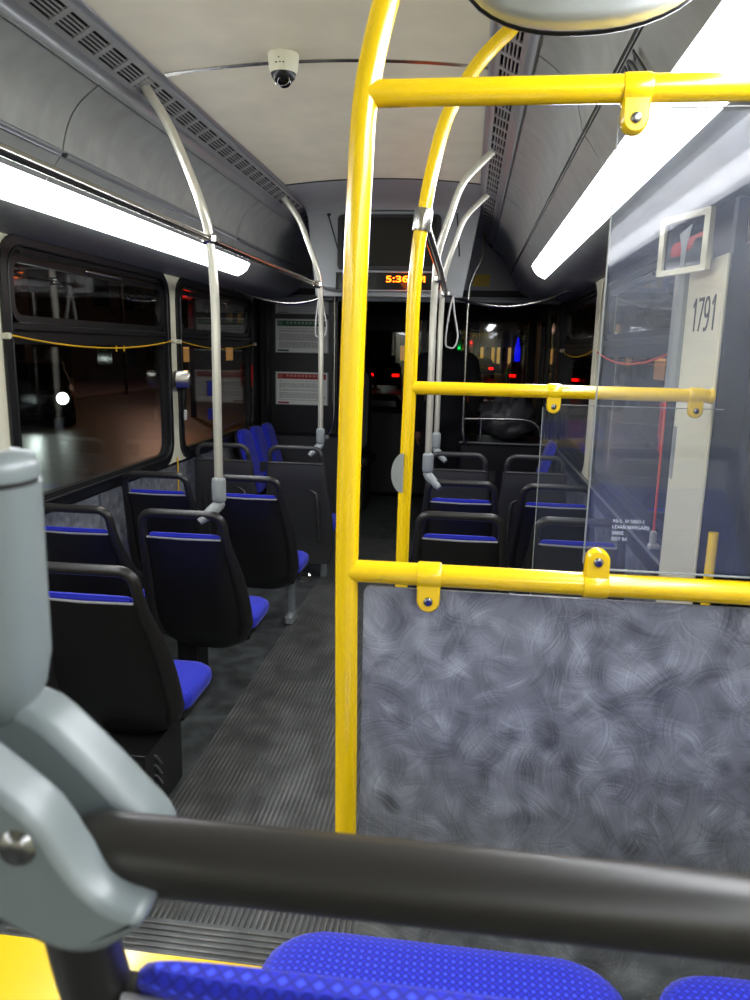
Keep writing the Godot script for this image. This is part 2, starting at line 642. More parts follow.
func build_ceiling() -> void:
	var a := []
	for zc: float in [ZR, -2.494]:
		var row := []
		for k in 17:
			var x := lerpf(-0.53, 0.53, k / 16.0)
			row.append(Vector3(x, 2.35 + 0.032 * (1.0 - pow(x / 0.53, 2)), zc))
		a.append(row)
	struct("ceiling", MB.new().sheet(a, Vector3(0, 0.03, 0)).done(), M.ceiling_liner)
	var b := []
	for zc: float in [-2.506, -6.0]:
		var row := []
		for k in 17:
			var x := lerpf(-0.53, 0.53, k / 16.0)
			row.append(Vector3(x, 2.35 + 0.032 * (1.0 - pow(x / 0.53, 2)), zc))
		b.append(row)
	struct("ceiling_panel", MB.new().sheet(b, Vector3(0, 0.03, 0)).done(), M.ceiling_liner)
	var c := []
	for zc: float in [-2.488, -2.512]:
		var row := []
		for k in 17:
			var x := lerpf(-0.52, 0.52, k / 16.0)
			row.append(Vector3(x, 2.348 + 0.032 * (1.0 - pow(x / 0.53, 2)), zc))
		c.append(row)
	struct("trim_ceiling", MB.new().sheet(c, Vector3(0, 0.006, 0)).done(), M.chrome)
	struct("roof", MB.new().box(Vector3(0, 2.62, -2.55), Vector3(2.6, 0.05, 11.7)).done(), M.matte_black)
	for s: float in [-1.0, 1.0]:
		var side := "left" if s < 0 else "right"
		# edge strip next to the ceiling
		struct("trim_ceiling_" + side, long(side_pts(s, [Vector2(0.515, 2.353), Vector2(0.52, 2.343), Vector2(0.542, 2.336), Vector2(0.546, 2.345)]), ZR, ZC, Vector2(0, 0.006)), M.strip_aluminium)
		# slotted air duct: backing, rails, slats and cross bars
		var v := struct_root("trim_vent_" + side)
		var n := Vector2(-s * 0.435, -0.90)
		var p0 := Vector2(s * 0.542, 2.338)
		var p1 := Vector2(s * 0.612, 2.302)
		var along := (p1 - p0).normalized()
		var wide := (p1 - p0).length()
		obj("backing", long([p0 - n * 0.02, p1 - n * 0.02], ZR, ZC, Vector2(-n.x, -n.y) * 0.004), M.matte_black, v)
		var turn := Basis(Vector3.BACK, atan2(along.y, along.x) if s > 0 else atan2(-along.y, -along.x))
		var mid := (ZR + ZC) / 2
		for u in [[0.0, 0.018], [0.082 - 0.004, 0.016]]:
			var p: Vector2 = p0 + along * minf(u[0], wide - 0.002)
			obj("rail", MB.new().box(Vector3(p.x, p.y, mid), Vector3(u[1], 0.006, ZR - ZC), 0.0, turn).done(), M.vent_grey, v)
		for k in 4:
			var p: Vector2 = p0 + along * (0.0215 + 0.0120 * k)
			obj("slat", MB.new().box(Vector3(p.x, p.y, mid), Vector3(0.0042, 0.006, ZR - ZC), 0.0, turn).done(), M.vent_grey, v)
		var bar := MB.new().box(Vector3.ZERO, Vector3(wide, 0.0066, 0.022), 0.0, turn).done()
		var pm := (p0 + p1) / 2
		var z := -0.6
		while z > ZC + 0.1:
			obj("crossbar", bar, M.vent_grey, v, Vector3(pm.x, pm.y, z))
			z -= 0.115
		struct("trim_cove_" + side, long(side_pts(s, [Vector2(0.612, 2.306), Vector2(0.617, 2.296), Vector2(0.628, 2.291), Vector2(0.640, 2.262), Vector2(0.634, 2.254)]), ZR, ZC, Vector2(s * 0.006, 0.004)), M.strip_aluminium)
		# curved cove panels with open seams, and the flatter strip below the groove
		var cuts := [ZR, -0.55, -2.30, -4.05, ZC] if s < 0 else [ZR, -0.45, -2.15, -3.95, ZC]
		for k in cuts.size() - 1:
			var a0: float = cuts[k] - 0.004
			var a1: float = cuts[k + 1] + 0.004
			var up := []
			for j in 11:
				var u := j / 10.0
				up.append(Vector2(0.636, 2.262).lerp(Vector2(0.768, 2.074), u) + Vector2(0.82, 0.57) * 0.030 * sin(PI * u))
			var o := struct("wall_cove_" + side, long(side_pts(s, up), a0, a1, Vector2(s * 0.012, 0.006)), M.cove_grey)
			obj("lower_panel", long(side_pts(s, [Vector2(0.776, 2.062), Vector2(0.803, 2.024), Vector2(0.829, 1.990)]), a0, a1, Vector2(s * 0.012, 0.006)), M.cove_grey, o)
			obj("backing", long(side_pts(s, [Vector2(0.66, 2.29), Vector2(0.82, 2.10), Vector2(0.86, 2.0)]), a0 + 0.004, a1 - 0.004, Vector2(s * 0.004, 0.004)), M.matte_black, o)
			if s < 0:
				obj("ledge", long(side_pts(s, [Vector2(0.764, 2.078), Vector2(0.757, 2.068), Vector2(0.766, 2.058), Vector2(0.778, 2.062)]), a0 - 0.012, a1 + 0.012, Vector2(s * 0.004, 0.002)), M.strip_aluminium, o)
		# housing under the light, to the wall
		struct("wall_soffit_" + side, long(side_pts(s, [Vector2(0.911, 1.916), Vector2(0.93, 1.902), Vector2(1.0, 1.890), Vector2(1.22, 1.884)]), ZR, ZC, Vector2(0, 0.012)), M.cove_grey)
		struct("wall_light_end_" + side, long(side_pts(s, [Vector2(0.829, 1.990), Vector2(0.86, 1.945), Vector2(0.911, 1.916)]), -4.524, ZC, Vector2(s * 0.01, 0.01)), M.vent_grey)
		struct("wall_cove_end_" + side, MB.new().prism([Vector3(s * 0.55, 2.36, ZC), Vector3(s * 0.63, 2.26, ZC), Vector3(s * 0.72, 2.19, ZC), Vector3(s * 0.80, 2.06, ZC), Vector3(s * 0.83, 1.99, ZC), Vector3(s * 0.92, 1.90, ZC), Vector3(s * 1.22, 1.885, ZC), Vector3(s * 1.22, 2.4, ZC)], Vector3(0, 0, -0.02)).done(), M.satin_black)

func window_at(n: int, s: float, z0: float, z1: float) -> void:   # z0 nearer the camera than z1
	var y0 := 0.83
	var y1 := 1.886
	var w := struct_root("window_%d" % n)
	var map := func(p: Vector2, d: float) -> Vector3: return Vector3(s * (WALL + d), p.y, p.x)
	var inset := func(e: float, r: float) -> Array: return rrect(z1 + e, y0 + e, z0 - e, y1 - e, r)
	obj("frame", ring_mesh(inset.call(-0.01, 0.14), inset.call(0.035, 0.10), -0.018, 0.04, map).done(), M.window_rubber, w)
	obj("gasket", ring_mesh(inset.call(0.035, 0.10), inset.call(0.058, 0.08), -0.002, 0.03, map).done(), M.matte_black, w)
	var bead := []
	for p: Vector2 in inset.call(0.033, 0.10): bead.append(map.call(p, -0.018))
	bead.append(bead[0])
	obj("bead", MB.new().tube(bead, 0.005, 6, false).done(), M.window_rubber, w)
	var mz := (z0 + z1) / 2
	var len := z0 - z1 - 0.09
	obj("mullion", MB.new().box(Vector3(s * (WALL + 0.005), 1.555, mz), Vector3(0.03, 0.03, len), 0.006).box(Vector3(s * (WALL + 0.012), 1.515, mz), Vector3(0.03, 0.05, len), 0.004).done(), M.window_rubber, w)
	var hop := rrect(z1 + 0.06, 1.572, z0 - 0.06, y1 - 0.066, 0.06)
	var hop2 := rrect(z1 + 0.088, 1.598, z0 - 0.088, y1 - 0.094, 0.04)
	obj("sash", ring_mesh(hop, hop2, -0.004, 0.02, map).done(), M.window_rubber, w)
	obj("pane", MB.new().box(Vector3(s * (WALL + 0.022), 1.16, mz), Vector3(0.005, 0.64, len)).done(), M.night_glass, w)
	obj("pane", MB.new().box(Vector3(s * (WALL + 0.010), 1.69, mz), Vector3(0.005, 0.22, len - 0.09)).done(), M.night_glass, w)
	obj("latch", MB.new().box(Vector3(s * (WALL - 0.012), y1 - 0.078, mz - 0.02), Vector3(0.012, 0.014, 0.34), 0.004).done(), M.chrome if s < 0 else M.dark_tube, w)
	obj("hinge", MB.new().box(Vector3(s * (WALL - 0.01), y1 - 0.055, z0 - 0.22), Vector3(0.012, 0.012, 0.20), 0.003).done(), M.dark_tube, w)

func pillar_at(called: String, s: float, z0: float, z1: float, m: Material, left_w: bool, right_w: bool) -> MeshInstance3D:   # between windows, flared at the rounded corners
	var y0 := 0.82
	var y1 := 1.89
	var b := MB.new()
	var c := (z0 + z1) / 2
	b.box(Vector3(s * (WALL + 0.016), (y0 + y1) / 2, c), Vector3(0.04, y1 - y0, z0 - z1), 0.003)
	var r := 0.13
	for k in [[z0, 1.0, right_w], [z1, -1.0, left_w]]:
		if not k[2]: continue
		for v in [[y0, 1.0], [y1, -1.0]]:
			var corner := Vector2(k[0], v[0])
			var center := corner + Vector2(k[1] * r, v[1] * r)
			var outl := [corner]
			for i in 8:
				var w := PI / 2 * i / 7.0
				outl.append(center - Vector2(k[1] * r * cos(w), v[1] * r * sin(w)))
			var arr := []
			for p: Vector2 in outl: arr.append(Vector3(s * (WALL - 0.002), p.y, p.x))
			b.flat()
			for i in range(1, arr.size() - 1):
				b.t(arr[0], arr[i], arr[i + 1])
				b.t(arr[0] + Vector3(s * 0.02, 0, 0), arr[i + 1] + Vector3(s * 0.02, 0, 0), arr[i] + Vector3(s * 0.02, 0, 0))
	return struct(called, b.done(), m)

func build_walls() -> void:
	# left wall
	var lw := struct("wall_left", MB.new().box(Vector3(-1.245, 0.41, -2.5), Vector3(0.05, 0.84, 11.5)).done(), M.swirl_laminate)
	obj("upper_wall", MB.new().box(Vector3(-1.25, 2.25, -2.5), Vector3(0.04, 0.74, 11.5)).done(), M.matte_black, lw)
	obj("joint_strip", MB.new().box(Vector3(-1.216, 0.42, -3.28), Vector3(0.008, 0.80, 0.022), 0.002).done(), M.strip_aluminium, lw)
	obj("joint_strip", MB.new().box(Vector3(-1.216, 0.42, -4.9), Vector3(0.008, 0.80, 0.022), 0.002).done(), M.strip_aluminium, lw)
	obj("sill_rail", MB.new().box(Vector3(-1.218, 0.815, -2.5), Vector3(0.02, 0.03, 11.4), 0.004).done(), M.satin_black, lw)
	window_at(1, -1.0, -0.95, -2.455)
	window_at(2, -1.0, -2.585, -4.105)
	window_at(3, -1.0, -4.235, -5.755)
	pillar_at("trim_1", -1.0, -2.455, -2.585, M.cream_enamel, true, true)
	pillar_at("trim_2", -1.0, -4.105, -4.235, M.cream_enamel, true, true)
	pillar_at("trim_3", -1.0, -5.755, -5.80, M.cream_enamel, false, true)
	struct("wall_left_rear", MB.new().box(Vector3(-1.22, 1.36, 1.12), Vector3(0.04, 1.08, 4.14)).done(), M.cream_enamel)
	struct("wall_left_front", MB.new().box(Vector3(-1.22, 1.36, -7.1), Vector3(0.04, 1.08, 2.6)).done(), M.matte_black)
	# right wall
	var rw := struct("wall_right", MB.new().box(Vector3(1.23, 0.41, -4.05), Vector3(0.06, 0.84, 3.7)).done(), M.swirl_laminate)
	obj("upper_wall", MB.new().box(Vector3(1.25, 2.25, -2.5), Vector3(0.04, 0.74, 11.5)).done(), M.matte_black, rw)
	obj("sill_rail", MB.new().box(Vector3(1.17, 0.80, -4.1), Vector3(0.06, 0.06, 3.5), 0.01).done(), M.satin_black, rw)
	obj("sill_lip", MB.new().box(Vector3(1.145, 0.835, -4.1), Vector3(0.012, 0.008, 3.5), 0.002).done(), M.strip_aluminium, rw)
	window_at(4, 1.0, -2.33, -4.105)
	window_at(5, 1.0, -4.235, -5.755)
	pillar_at("trim_4", 1.0, -4.105, -4.235, M.cream_enamel, true, true).position.x = -0.03
	struct("wall_right_rear", MB.new().box(Vector3(1.22, 1.15, 1.09), Vector3(0.04, 1.5, 4.24)).done(), M.cream_enamel)
	struct("wall_right_front", MB.new().box(Vector3(1.22, 1.36, -5.8), Vector3(0.04, 1.08, 0.10)).done(), M.matte_black)
	# wide door pillar carrying the bus number
	var p := struct("trim_door_pillar", MB.new().box(Vector3(1.094, 0.88, -2.055), Vector3(0.010, 1.72, 0.31), 0.003).done(), M.cream_enamel)
	obj("post", MB.new().box(Vector3(1.15, 0.94, -2.06), Vector3(0.10, 1.86, 0.29), 0.006).done(), M.satin_black, p)
	var num := obj("lettering", words("1791", 0.085, 0.002, "Droid Sans"), M.lettering_black, p, Vector3(1.0885, 1.605, -2.035))
	num.rotation.y = -PI / 2
	num.scale = Vector3(0.80, 1.0, 1)
	obj("door_control", MB.new().box(Vector3(1.095, 1.56, -2.235), Vector3(0.06, 0.36, 0.07), 0.012).done(), M.grey_plastic, p)
	obj("decal", MB.new().box(Vector3(1.0895, 1.23, -2.185), Vector3(0.002, 0.15, 0.03)).done(), M.grey_plastic, p)
	# rear exit door: two dark leaves with tall glass
	var d := struct_root("door_1")
	obj("header", MB.new().box(Vector3(1.17, 1.82, -1.46), Vector3(0.10, 0.14, 0.86), 0.01).done(), M.satin_black, d)
	for k in 2:
		var zc := -1.24 - 0.43 * k
		obj("leaf_frame", ring_mesh(rrect(zc - 0.21, 0.02, zc + 0.21, 1.75, 0.05), rrect(zc - 0.16, 0.10, zc + 0.16, 1.69, 0.06), -0.03, 0.02, func(q: Vector2, e: float) -> Vector3: return Vector3(1.19 + e, q.y, q.x)).done(), M.satin_black, d)
		obj("pane", MB.new().box(Vector3(1.19, 0.9, zc), Vector3(0.006, 1.6, 0.34)).done(), M.night_glass, d)
	obj("seal", MB.new().box(Vector3(1.155, 0.9, -1.455), Vector3(0.03, 1.7, 0.035), 0.01).done(), M.window_rubber, d)
	obj("grab_bar", MB.new().tube([Vector3(1.118, 0.45, -1.865), Vector3(1.118, 1.075, -1.865)], 0.012, 10).done(), M.yellow_powder_coat, d)
	struct("wall_rear", MB.new().box(Vector3(0, 1.2, ZR + 0.03), Vector3(2.5, 2.5, 0.06)).done(), M.cream_enamel)

func build_front() -> void:
	# dropped ceiling with screen and clock sign
	var zh := -4.70
	var a := []
	for k in 17:
		var x := lerpf(-0.525, 0.525, k / 16.0)
		var row := []
		for p: Vector2 in [Vector2(-4.12, 2.3795), Vector2(-4.40, 2.377), Vector2(-4.56, 2.370), Vector2(-4.66, 2.355), Vector2(zh + 0.004, 2.325)]: row.append(Vector3(x, p.y - 0.032 * pow(x / 0.53, 2), p.x))
		a.append(row)
	var b := struct("wall_dropped_header", MB.new().sheet(a, Vector3(0, 0.02, -0.02)).plate([Vector2(-0.525, 2.32), Vector2(-0.47, 1.82), Vector2(0.44, 1.82), Vector2(0.525, 2.32)], zh - 0.04, zh, 0.004).done(), M.header_white)
	var gap := []
	for zc: float in [-4.112, -4.126]:
		var row := []
		for k in 17:
			var x := lerpf(-0.52, 0.52, k / 16.0)
			row.append(Vector3(x, 2.3785 - 0.032 * pow(x / 0.53, 2), zc))
		gap.append(row)
	obj("seam_gap", MB.new().sheet(gap, Vector3(0, 0.004, 0)).done(), M.matte_black, b)
	obj("access_seam", MB.new().box(Vector3(-0.36, 2.19, zh + 0.001), Vector3(0.008, 0.31, 0.006), 0.0, Basis(Vector3.BACK, 0.30)).box(Vector3(0.40, 2.19, zh + 0.001), Vector3(0.008, 0.26, 0.006), 0.0, Basis(Vector3.BACK, 0.1)).done(), M.matte_black, b)
	obj("access_lip", MB.new().box(Vector3(-0.02, 2.332, zh + 0.004), Vector3(0.80, 0.010, 0.012), 0.003).done(), M.strip_aluminium, b)
	obj("latch", MB.new().lathe([Vector2(0.012, 0), Vector2(0.012, 0.004)], Vector3(-0.39, 2.30, zh), Vector3(0, 0, 1), 10).done(), M.matte_black, b)
	var scr := thing("display_screen", "blank black screen panel in the white header above the aisle", "screen", Vector3(-0.018, 2.150, zh + 0.001))
	obj("housing", MB.new().plate(rrect(-0.315, -0.175, 0.315, 0.150, 0.03), 0.0, 0.014, 0.005).done(), M.matte_black, scr)
	obj("glass", MB.new().box(Vector3(0, -0.01, 0.015), Vector3(0.57, 0.28, 0.004)).done(), M.screen_black, scr)
	var sign := thing("clock_sign", "amber lettered clock sign under the blank black screen", "sign", Vector3(0.052, 1.909, zh + 0.017))
	obj("housing", MB.new().box(Vector3(-0.06, 0, 0), Vector3(0.66, 0.11, 0.03), 0.006).done(), M.screen_black, sign)
	obj("trim_bar", MB.new().box(Vector3(-0.06, 0.055, 0.012), Vector3(0.66, 0.010, 0.02), 0.003).done(), M.strip_aluminium, sign)
	obj("trim_bar", MB.new().box(Vector3(-0.06, -0.055, 0.012), Vector3(0.66, 0.010, 0.02), 0.003).done(), M.strip_aluminium, sign)
	var led := obj("lettering", words("5:36PM", 0.037, 0.003, "Droid Sans", true), M.led_amber, sign, Vector3(0.043, 0.013, 0.018))
	led.scale = Vector3(1.40, 1.0, 1.0)
	var om := OmniLight3D.new()
	om.name = "clock_sign_glow"
	om.position = Vector3(0.10, 1.91, -4.63)
	om.light_color = Color(1.0, 0.42, 0.05)
	om.light_energy = 0.02
	om.light_size = 0.06
	om.omni_range = 8.0
	om.shadow_enabled = true
	add_child(om)
	# white front header over the driver with yellow stickers
	var h := struct("wall_front_header", MB.new().box(Vector3(0, 2.16, -6.02), Vector3(2.4, 0.54, 0.03)).done(), M.header_white)
	obj("lower_lip", MB.new().box(Vector3(0, 1.885, -6.01), Vector3(2.4, 0.03, 0.05), 0.008).done(), M.grey_plastic, h)
	obj("sticker", MB.new().box(Vector3(0.565, 2.04, -6.003), Vector3(0.13, 0.09, 0.003)).done(), M.sticker_yellow, h)
	obj("sticker", MB.new().box(Vector3(-0.63, 2.03, -6.003), Vector3(0.13, 0.09, 0.003)).done(), M.sticker_yellow, h)
	struct("ceiling_front", MB.new().box(Vector3(0, 1.94, -7.2), Vector3(2.4, 0.05, 2.4)).done(), M.matte_black)
	# windshield
	var f := struct("wall_front", MB.new().box(Vector3(0, 0.42, -8.3), Vector3(2.4, 0.86, 0.06)).box(Vector3(0, 1.90, -8.3), Vector3(2.4, 0.16, 0.06)).box(Vector3(-1.15, 1.3, -8.3), Vector3(0.1, 1.0, 0.06)).box(Vector3(1.16, 1.3, -8.3), Vector3(0.08, 1.0, 0.06)).done(), M.matte_black)
	var w := struct("window_6", MB.new().box(Vector3(0, 1.35, -8.3), Vector3(0.05, 1.0, 0.05), 0.006).done(), M.satin_black)
	obj("pane", MB.new().box(Vector3(-0.56, 1.34, -8.3), Vector3(1.07, 0.98, 0.006)).done(), M.night_glass, w)
	obj("pane", MB.new().box(Vector3(0.57, 1.34, -8.3), Vector3(1.10, 0.98, 0.006)).done(), M.night_glass, w)
	obj("sun_visor", MB.new().box(Vector3(-0.55, 1.78, -8.1), Vector3(0.95, 0.18, 0.02), 0.008).done(), M.matte_black, w)
	# front door on the right
	var d := struct_root("door_2")
	obj("leaf_frame", ring_mesh(rrect(-7.5, 0.02, -5.86, 1.88, 0.05), rrect(-7.42, 0.5, -5.98, 1.80, 0.06), -0.03, 0.03, func(q: Vector2, e: float) -> Vector3: return Vector3(1.2 + e, q.y, q.x)).done(), M.satin_black, d)
	obj("pane", MB.new().box(Vector3(1.2, 1.15, -6.7), Vector3(0.006, 1.4, 1.5)).done(), M.night_glass, d)
	obj("post", MB.new().box(Vector3(1.16, 1.0, -6.6), Vector3(0.05, 1.8, 0.06), 0.01).done(), M.satin_black, d)
	struct("wall_right_corner", MB.new().box(Vector3(1.22, 1.0, -7.92), Vector3(0.04, 2.0, 0.8)).done(), M.matte_black)
	# driver's partition with notices
	var pt := struct("wall_partition", MB.new().box(Vector3(-0.88, 1.36, -6.12), Vector3(0.62, 1.12, 0.04), 0.006).done(), M.satin_black)
	obj("lower_panel", MB.new().box(Vector3(-0.86, 0.40, -6.10), Vector3(0.66, 0.78, 0.05), 0.01).done(), M.charcoal_plastic, pt)
	obj("ledge", MB.new().box(Vector3(-0.86, 0.795, -6.085), Vector3(0.68, 0.02, 0.08), 0.006).done(), M.satin_black, pt)
	obj("kick_strip", MB.new().box(Vector3(-0.62, 0.06, -6.06), Vector3(0.14, 0.12, 0.02), 0.004).done(), M.strip_aluminium, pt)
	obj("corner_post", MB.new().box(Vector3(-1.165, 1.36, -6.04), Vector3(0.07, 1.12, 0.2), 0.02).done(), M.satin_black, pt)
	var heads := [["printed strip notice with round symbols at the top of the dark partition", Color(0.35, 0.33, 0.33), 1.85, 0.165], ["white notice with green heading on the dark partition", Color(0.10, 0.36, 0.20), 1.595, 0.275], ["white notice with red heading on the dark partition", Color(0.62, 0.10, 0.08), 1.168, 0.275]]
	for k in 3:
		var m := mat("notice_paper_%d" % k, Color(0.9, 0.9, 0.88), 0.35)
		m.albedo_texture = ImageTexture.create_from_image(notice_image(heads[k][1], 256, int(256 * heads[k][3] / 0.44), 30 + k))
		var q := QuadMesh.new()
		q.size = Vector2(0.43, heads[k][3] - 0.012)
		var t := thing("notice", heads[k][0], "notice", Vector3(-0.872, heads[k][2], -6.095), 0.0, "notices on the driver's partition")
		obj("holder", MB.new().box(Vector3.ZERO, Vector3(0.45, heads[k][3], 0.006), 0.002).done(), M.grey_plastic if k < 2 else M.header_white, t)
		obj("sheet", q, m, t, Vector3(0, 0, 0.0042))
	# chrome edge pole of the partition
	var ep := thing("partition_pole", "thin steel pole at the aisle edge of the notice partition", "pole", Vector3.ZERO)
	obj("pole", MB.new().tube(spline([Vector3(-0.66, 2.36, -5.62), Vector3(-0.60, 2.22, -5.72), Vector3(-0.565, 2.05, -5.8), Vector3(-0.56, 1.85, -5.86), Vector3(-0.56, 1.3, -5.88), Vector3(-0.565, 0.92, -5.88), Vector3(-0.62, 0.80, -5.9)]), 0.014, 10).done(), M.chrome, ep)
	obj("foot", MB.new().lathe([Vector2(0.0, -0.02), Vector2(0.022, -0.015), Vector2(0.022, 0.015), Vector2(0.0, 0.02)], Vector3(-0.62, 0.795, -5.9), Vector3.UP, 12).done(), M.grey_plastic, ep)
	# dashboard and driver's seat
	var ds := thing("dashboard", "dark dashboard across the front below the windshield", "dashboard", Vector3(0, 0, -7.85))
	obj("body", MB.new().box(Vector3(0.0, 0.46, 0), Vector3(2.3, 0.9, 0.7), 0.04).done(), M.matte_black, ds)
	obj("hood", MB.new().box(Vector3(-0.62, 0.96, 0.05), Vector3(0.9, 0.16, 0.5), 0.05).done(), M.satin_black, ds)
	var dr := thing("driver_seat", "black high-backed driver seat behind the notice partition", "seat", Vector3(-0.62, 0, -7.0))
	obj("pedestal", MB.new().box(Vector3(0, 0.2, 0), Vector3(0.4, 0.4, 0.4), 0.02).done(), M.matte_black, dr)
	obj("cushion", MB.new().pad(rrect(-0.25, -0.25, 0.25, 0.25, 0.08), [[0.03, 0.40], [0.0, 0.43], [0.0, 0.49], [0.03, 0.52]]).done(), M.matte_black, dr)
	obj("backrest", MB.new().pad(rrect(-0.25, -0.42, 0.25, 0.36, 0.1), [[0.03, -0.06], [0.0, -0.03], [0.0, 0.03], [0.03, 0.06]], Transform3D(Basis(Vector3.RIGHT, PI / 2 - 0.12), Vector3(0, 0.92, 0.26))).done(), M.matte_black, dr)
	obj("headrest", MB.new().box(Vector3(0, 1.36, 0.32), Vector3(0.26, 0.16, 0.08), 0.03).done(), M.matte_black, dr)
	# dark wheel housing with a bent chrome rail behind the front right seats
	var wh := thing("wheel_housing", "black boxed wheel housing beyond the right seats with flat top", "housing", Vector3(0.78, 0, -5.95))
	obj("box", MB.new().box(Vector3(0, 0.41, 0), Vector3(0.66, 0.82, 0.62), 0.02).done(), M.satin_black, wh)
	obj("top_edge", MB.new().box(Vector3(0, 0.822, 0.29), Vector3(0.66, 0.012, 0.04), 0.004).done(), M.strip_aluminium, wh)
	var rl := thing("bent_rail", "low bent chrome rail on the black wheel housing", "rail")
	obj("tube", MB.new().tube(spline([Vector3(0.47, 1.0, -5.66), Vector3(0.70, 1.005, -5.66), Vector3(0.93, 1.005, -5.66), Vector3(1.02, 0.97, -5.66), Vector3(1.055, 0.90, -5.66), Vector3(1.06, 0.825, -5.66)]), 0.011, 10).done(), M.chrome, rl)
	obj("upright", MB.new().tube([Vector3(0.61, 0.825, -5.66), Vector3(0.61, 1.0, -5.66)], 0.009, 8).done(), M.chrome, rl)
	var bd := thing("crumpled_bundle", "crumpled grey bundle lying on the black wheel housing", "bundle", Vector3(0.83, 0.825, -5.9))
	var g := []
	var fn := FastNoiseLite.new()
	fn.seed = 4
	fn.frequency = 2.2
	for i in 15:
		var ring := PackedVector3Array()
		var v := i / 14.0
		for j in 28:
			var an := TAU * j / 28.0
			var d3 := Vector3(cos(an) * sin(PI * v), -cos(PI * v), -sin(an) * sin(PI * v))
			var e := 1.0 + 0.45 * fn.get_noise_3dv(d3 * 1.3) + 0.22 * fn.get_noise_3dv(d3 * 4.0)
			ring.append(Vector3(d3.x * 0.22, 0.16 + d3.y * 0.16, d3.z * 0.16) * Vector3(e, 1.0 if d3.y < 0 else e, e))
		g.append(ring)
	obj("cloth", MB.new().loft(g).done(), M.bundle_grey, bd)
	var fp := thing("front_pole", "thin dark steel pole bending beside the windshield view", "pole")
	obj("pole", MB.new().tube(spline([Vector3(0.57, 2.33, -5.6), Vector3(0.555, 2.16, -5.6), Vector3(0.50, 2.03, -5.6), Vector3(0.475, 1.90, -5.6), Vector3(0.475, 1.4, -5.6), Vector3(0.475, 0.98, -5.6), Vector3(0.485, 0.86, -5.6), Vector3(0.51, 0.80, -5.64)]), 0.0125, 10).done(), M.chrome, fp)
	obj("joint", MB.new().lathe([Vector2(0.016, -0.03), Vector2(0.018, 0.0), Vector2(0.016, 0.03)], Vector3(0.475, 1.83, -5.6), Vector3.UP, 10).done(), M.chrome, fp)

# ------------------------------------------------------------------ seats
func back_z(y: float) -> float:   # the line of the seat back: how far forward of the handle at height y
	return -0.175 * pow(maxf(0.0, 0.90 - y) / 0.57, 1.15) if y > 0.33 else -0.175 - (0.33 - y) * 0.9

var top_w := 0.158
func half_w(y: float) -> float:
	return lerpf(top_w, 0.205, smoothstep(0.86, 0.46, y))

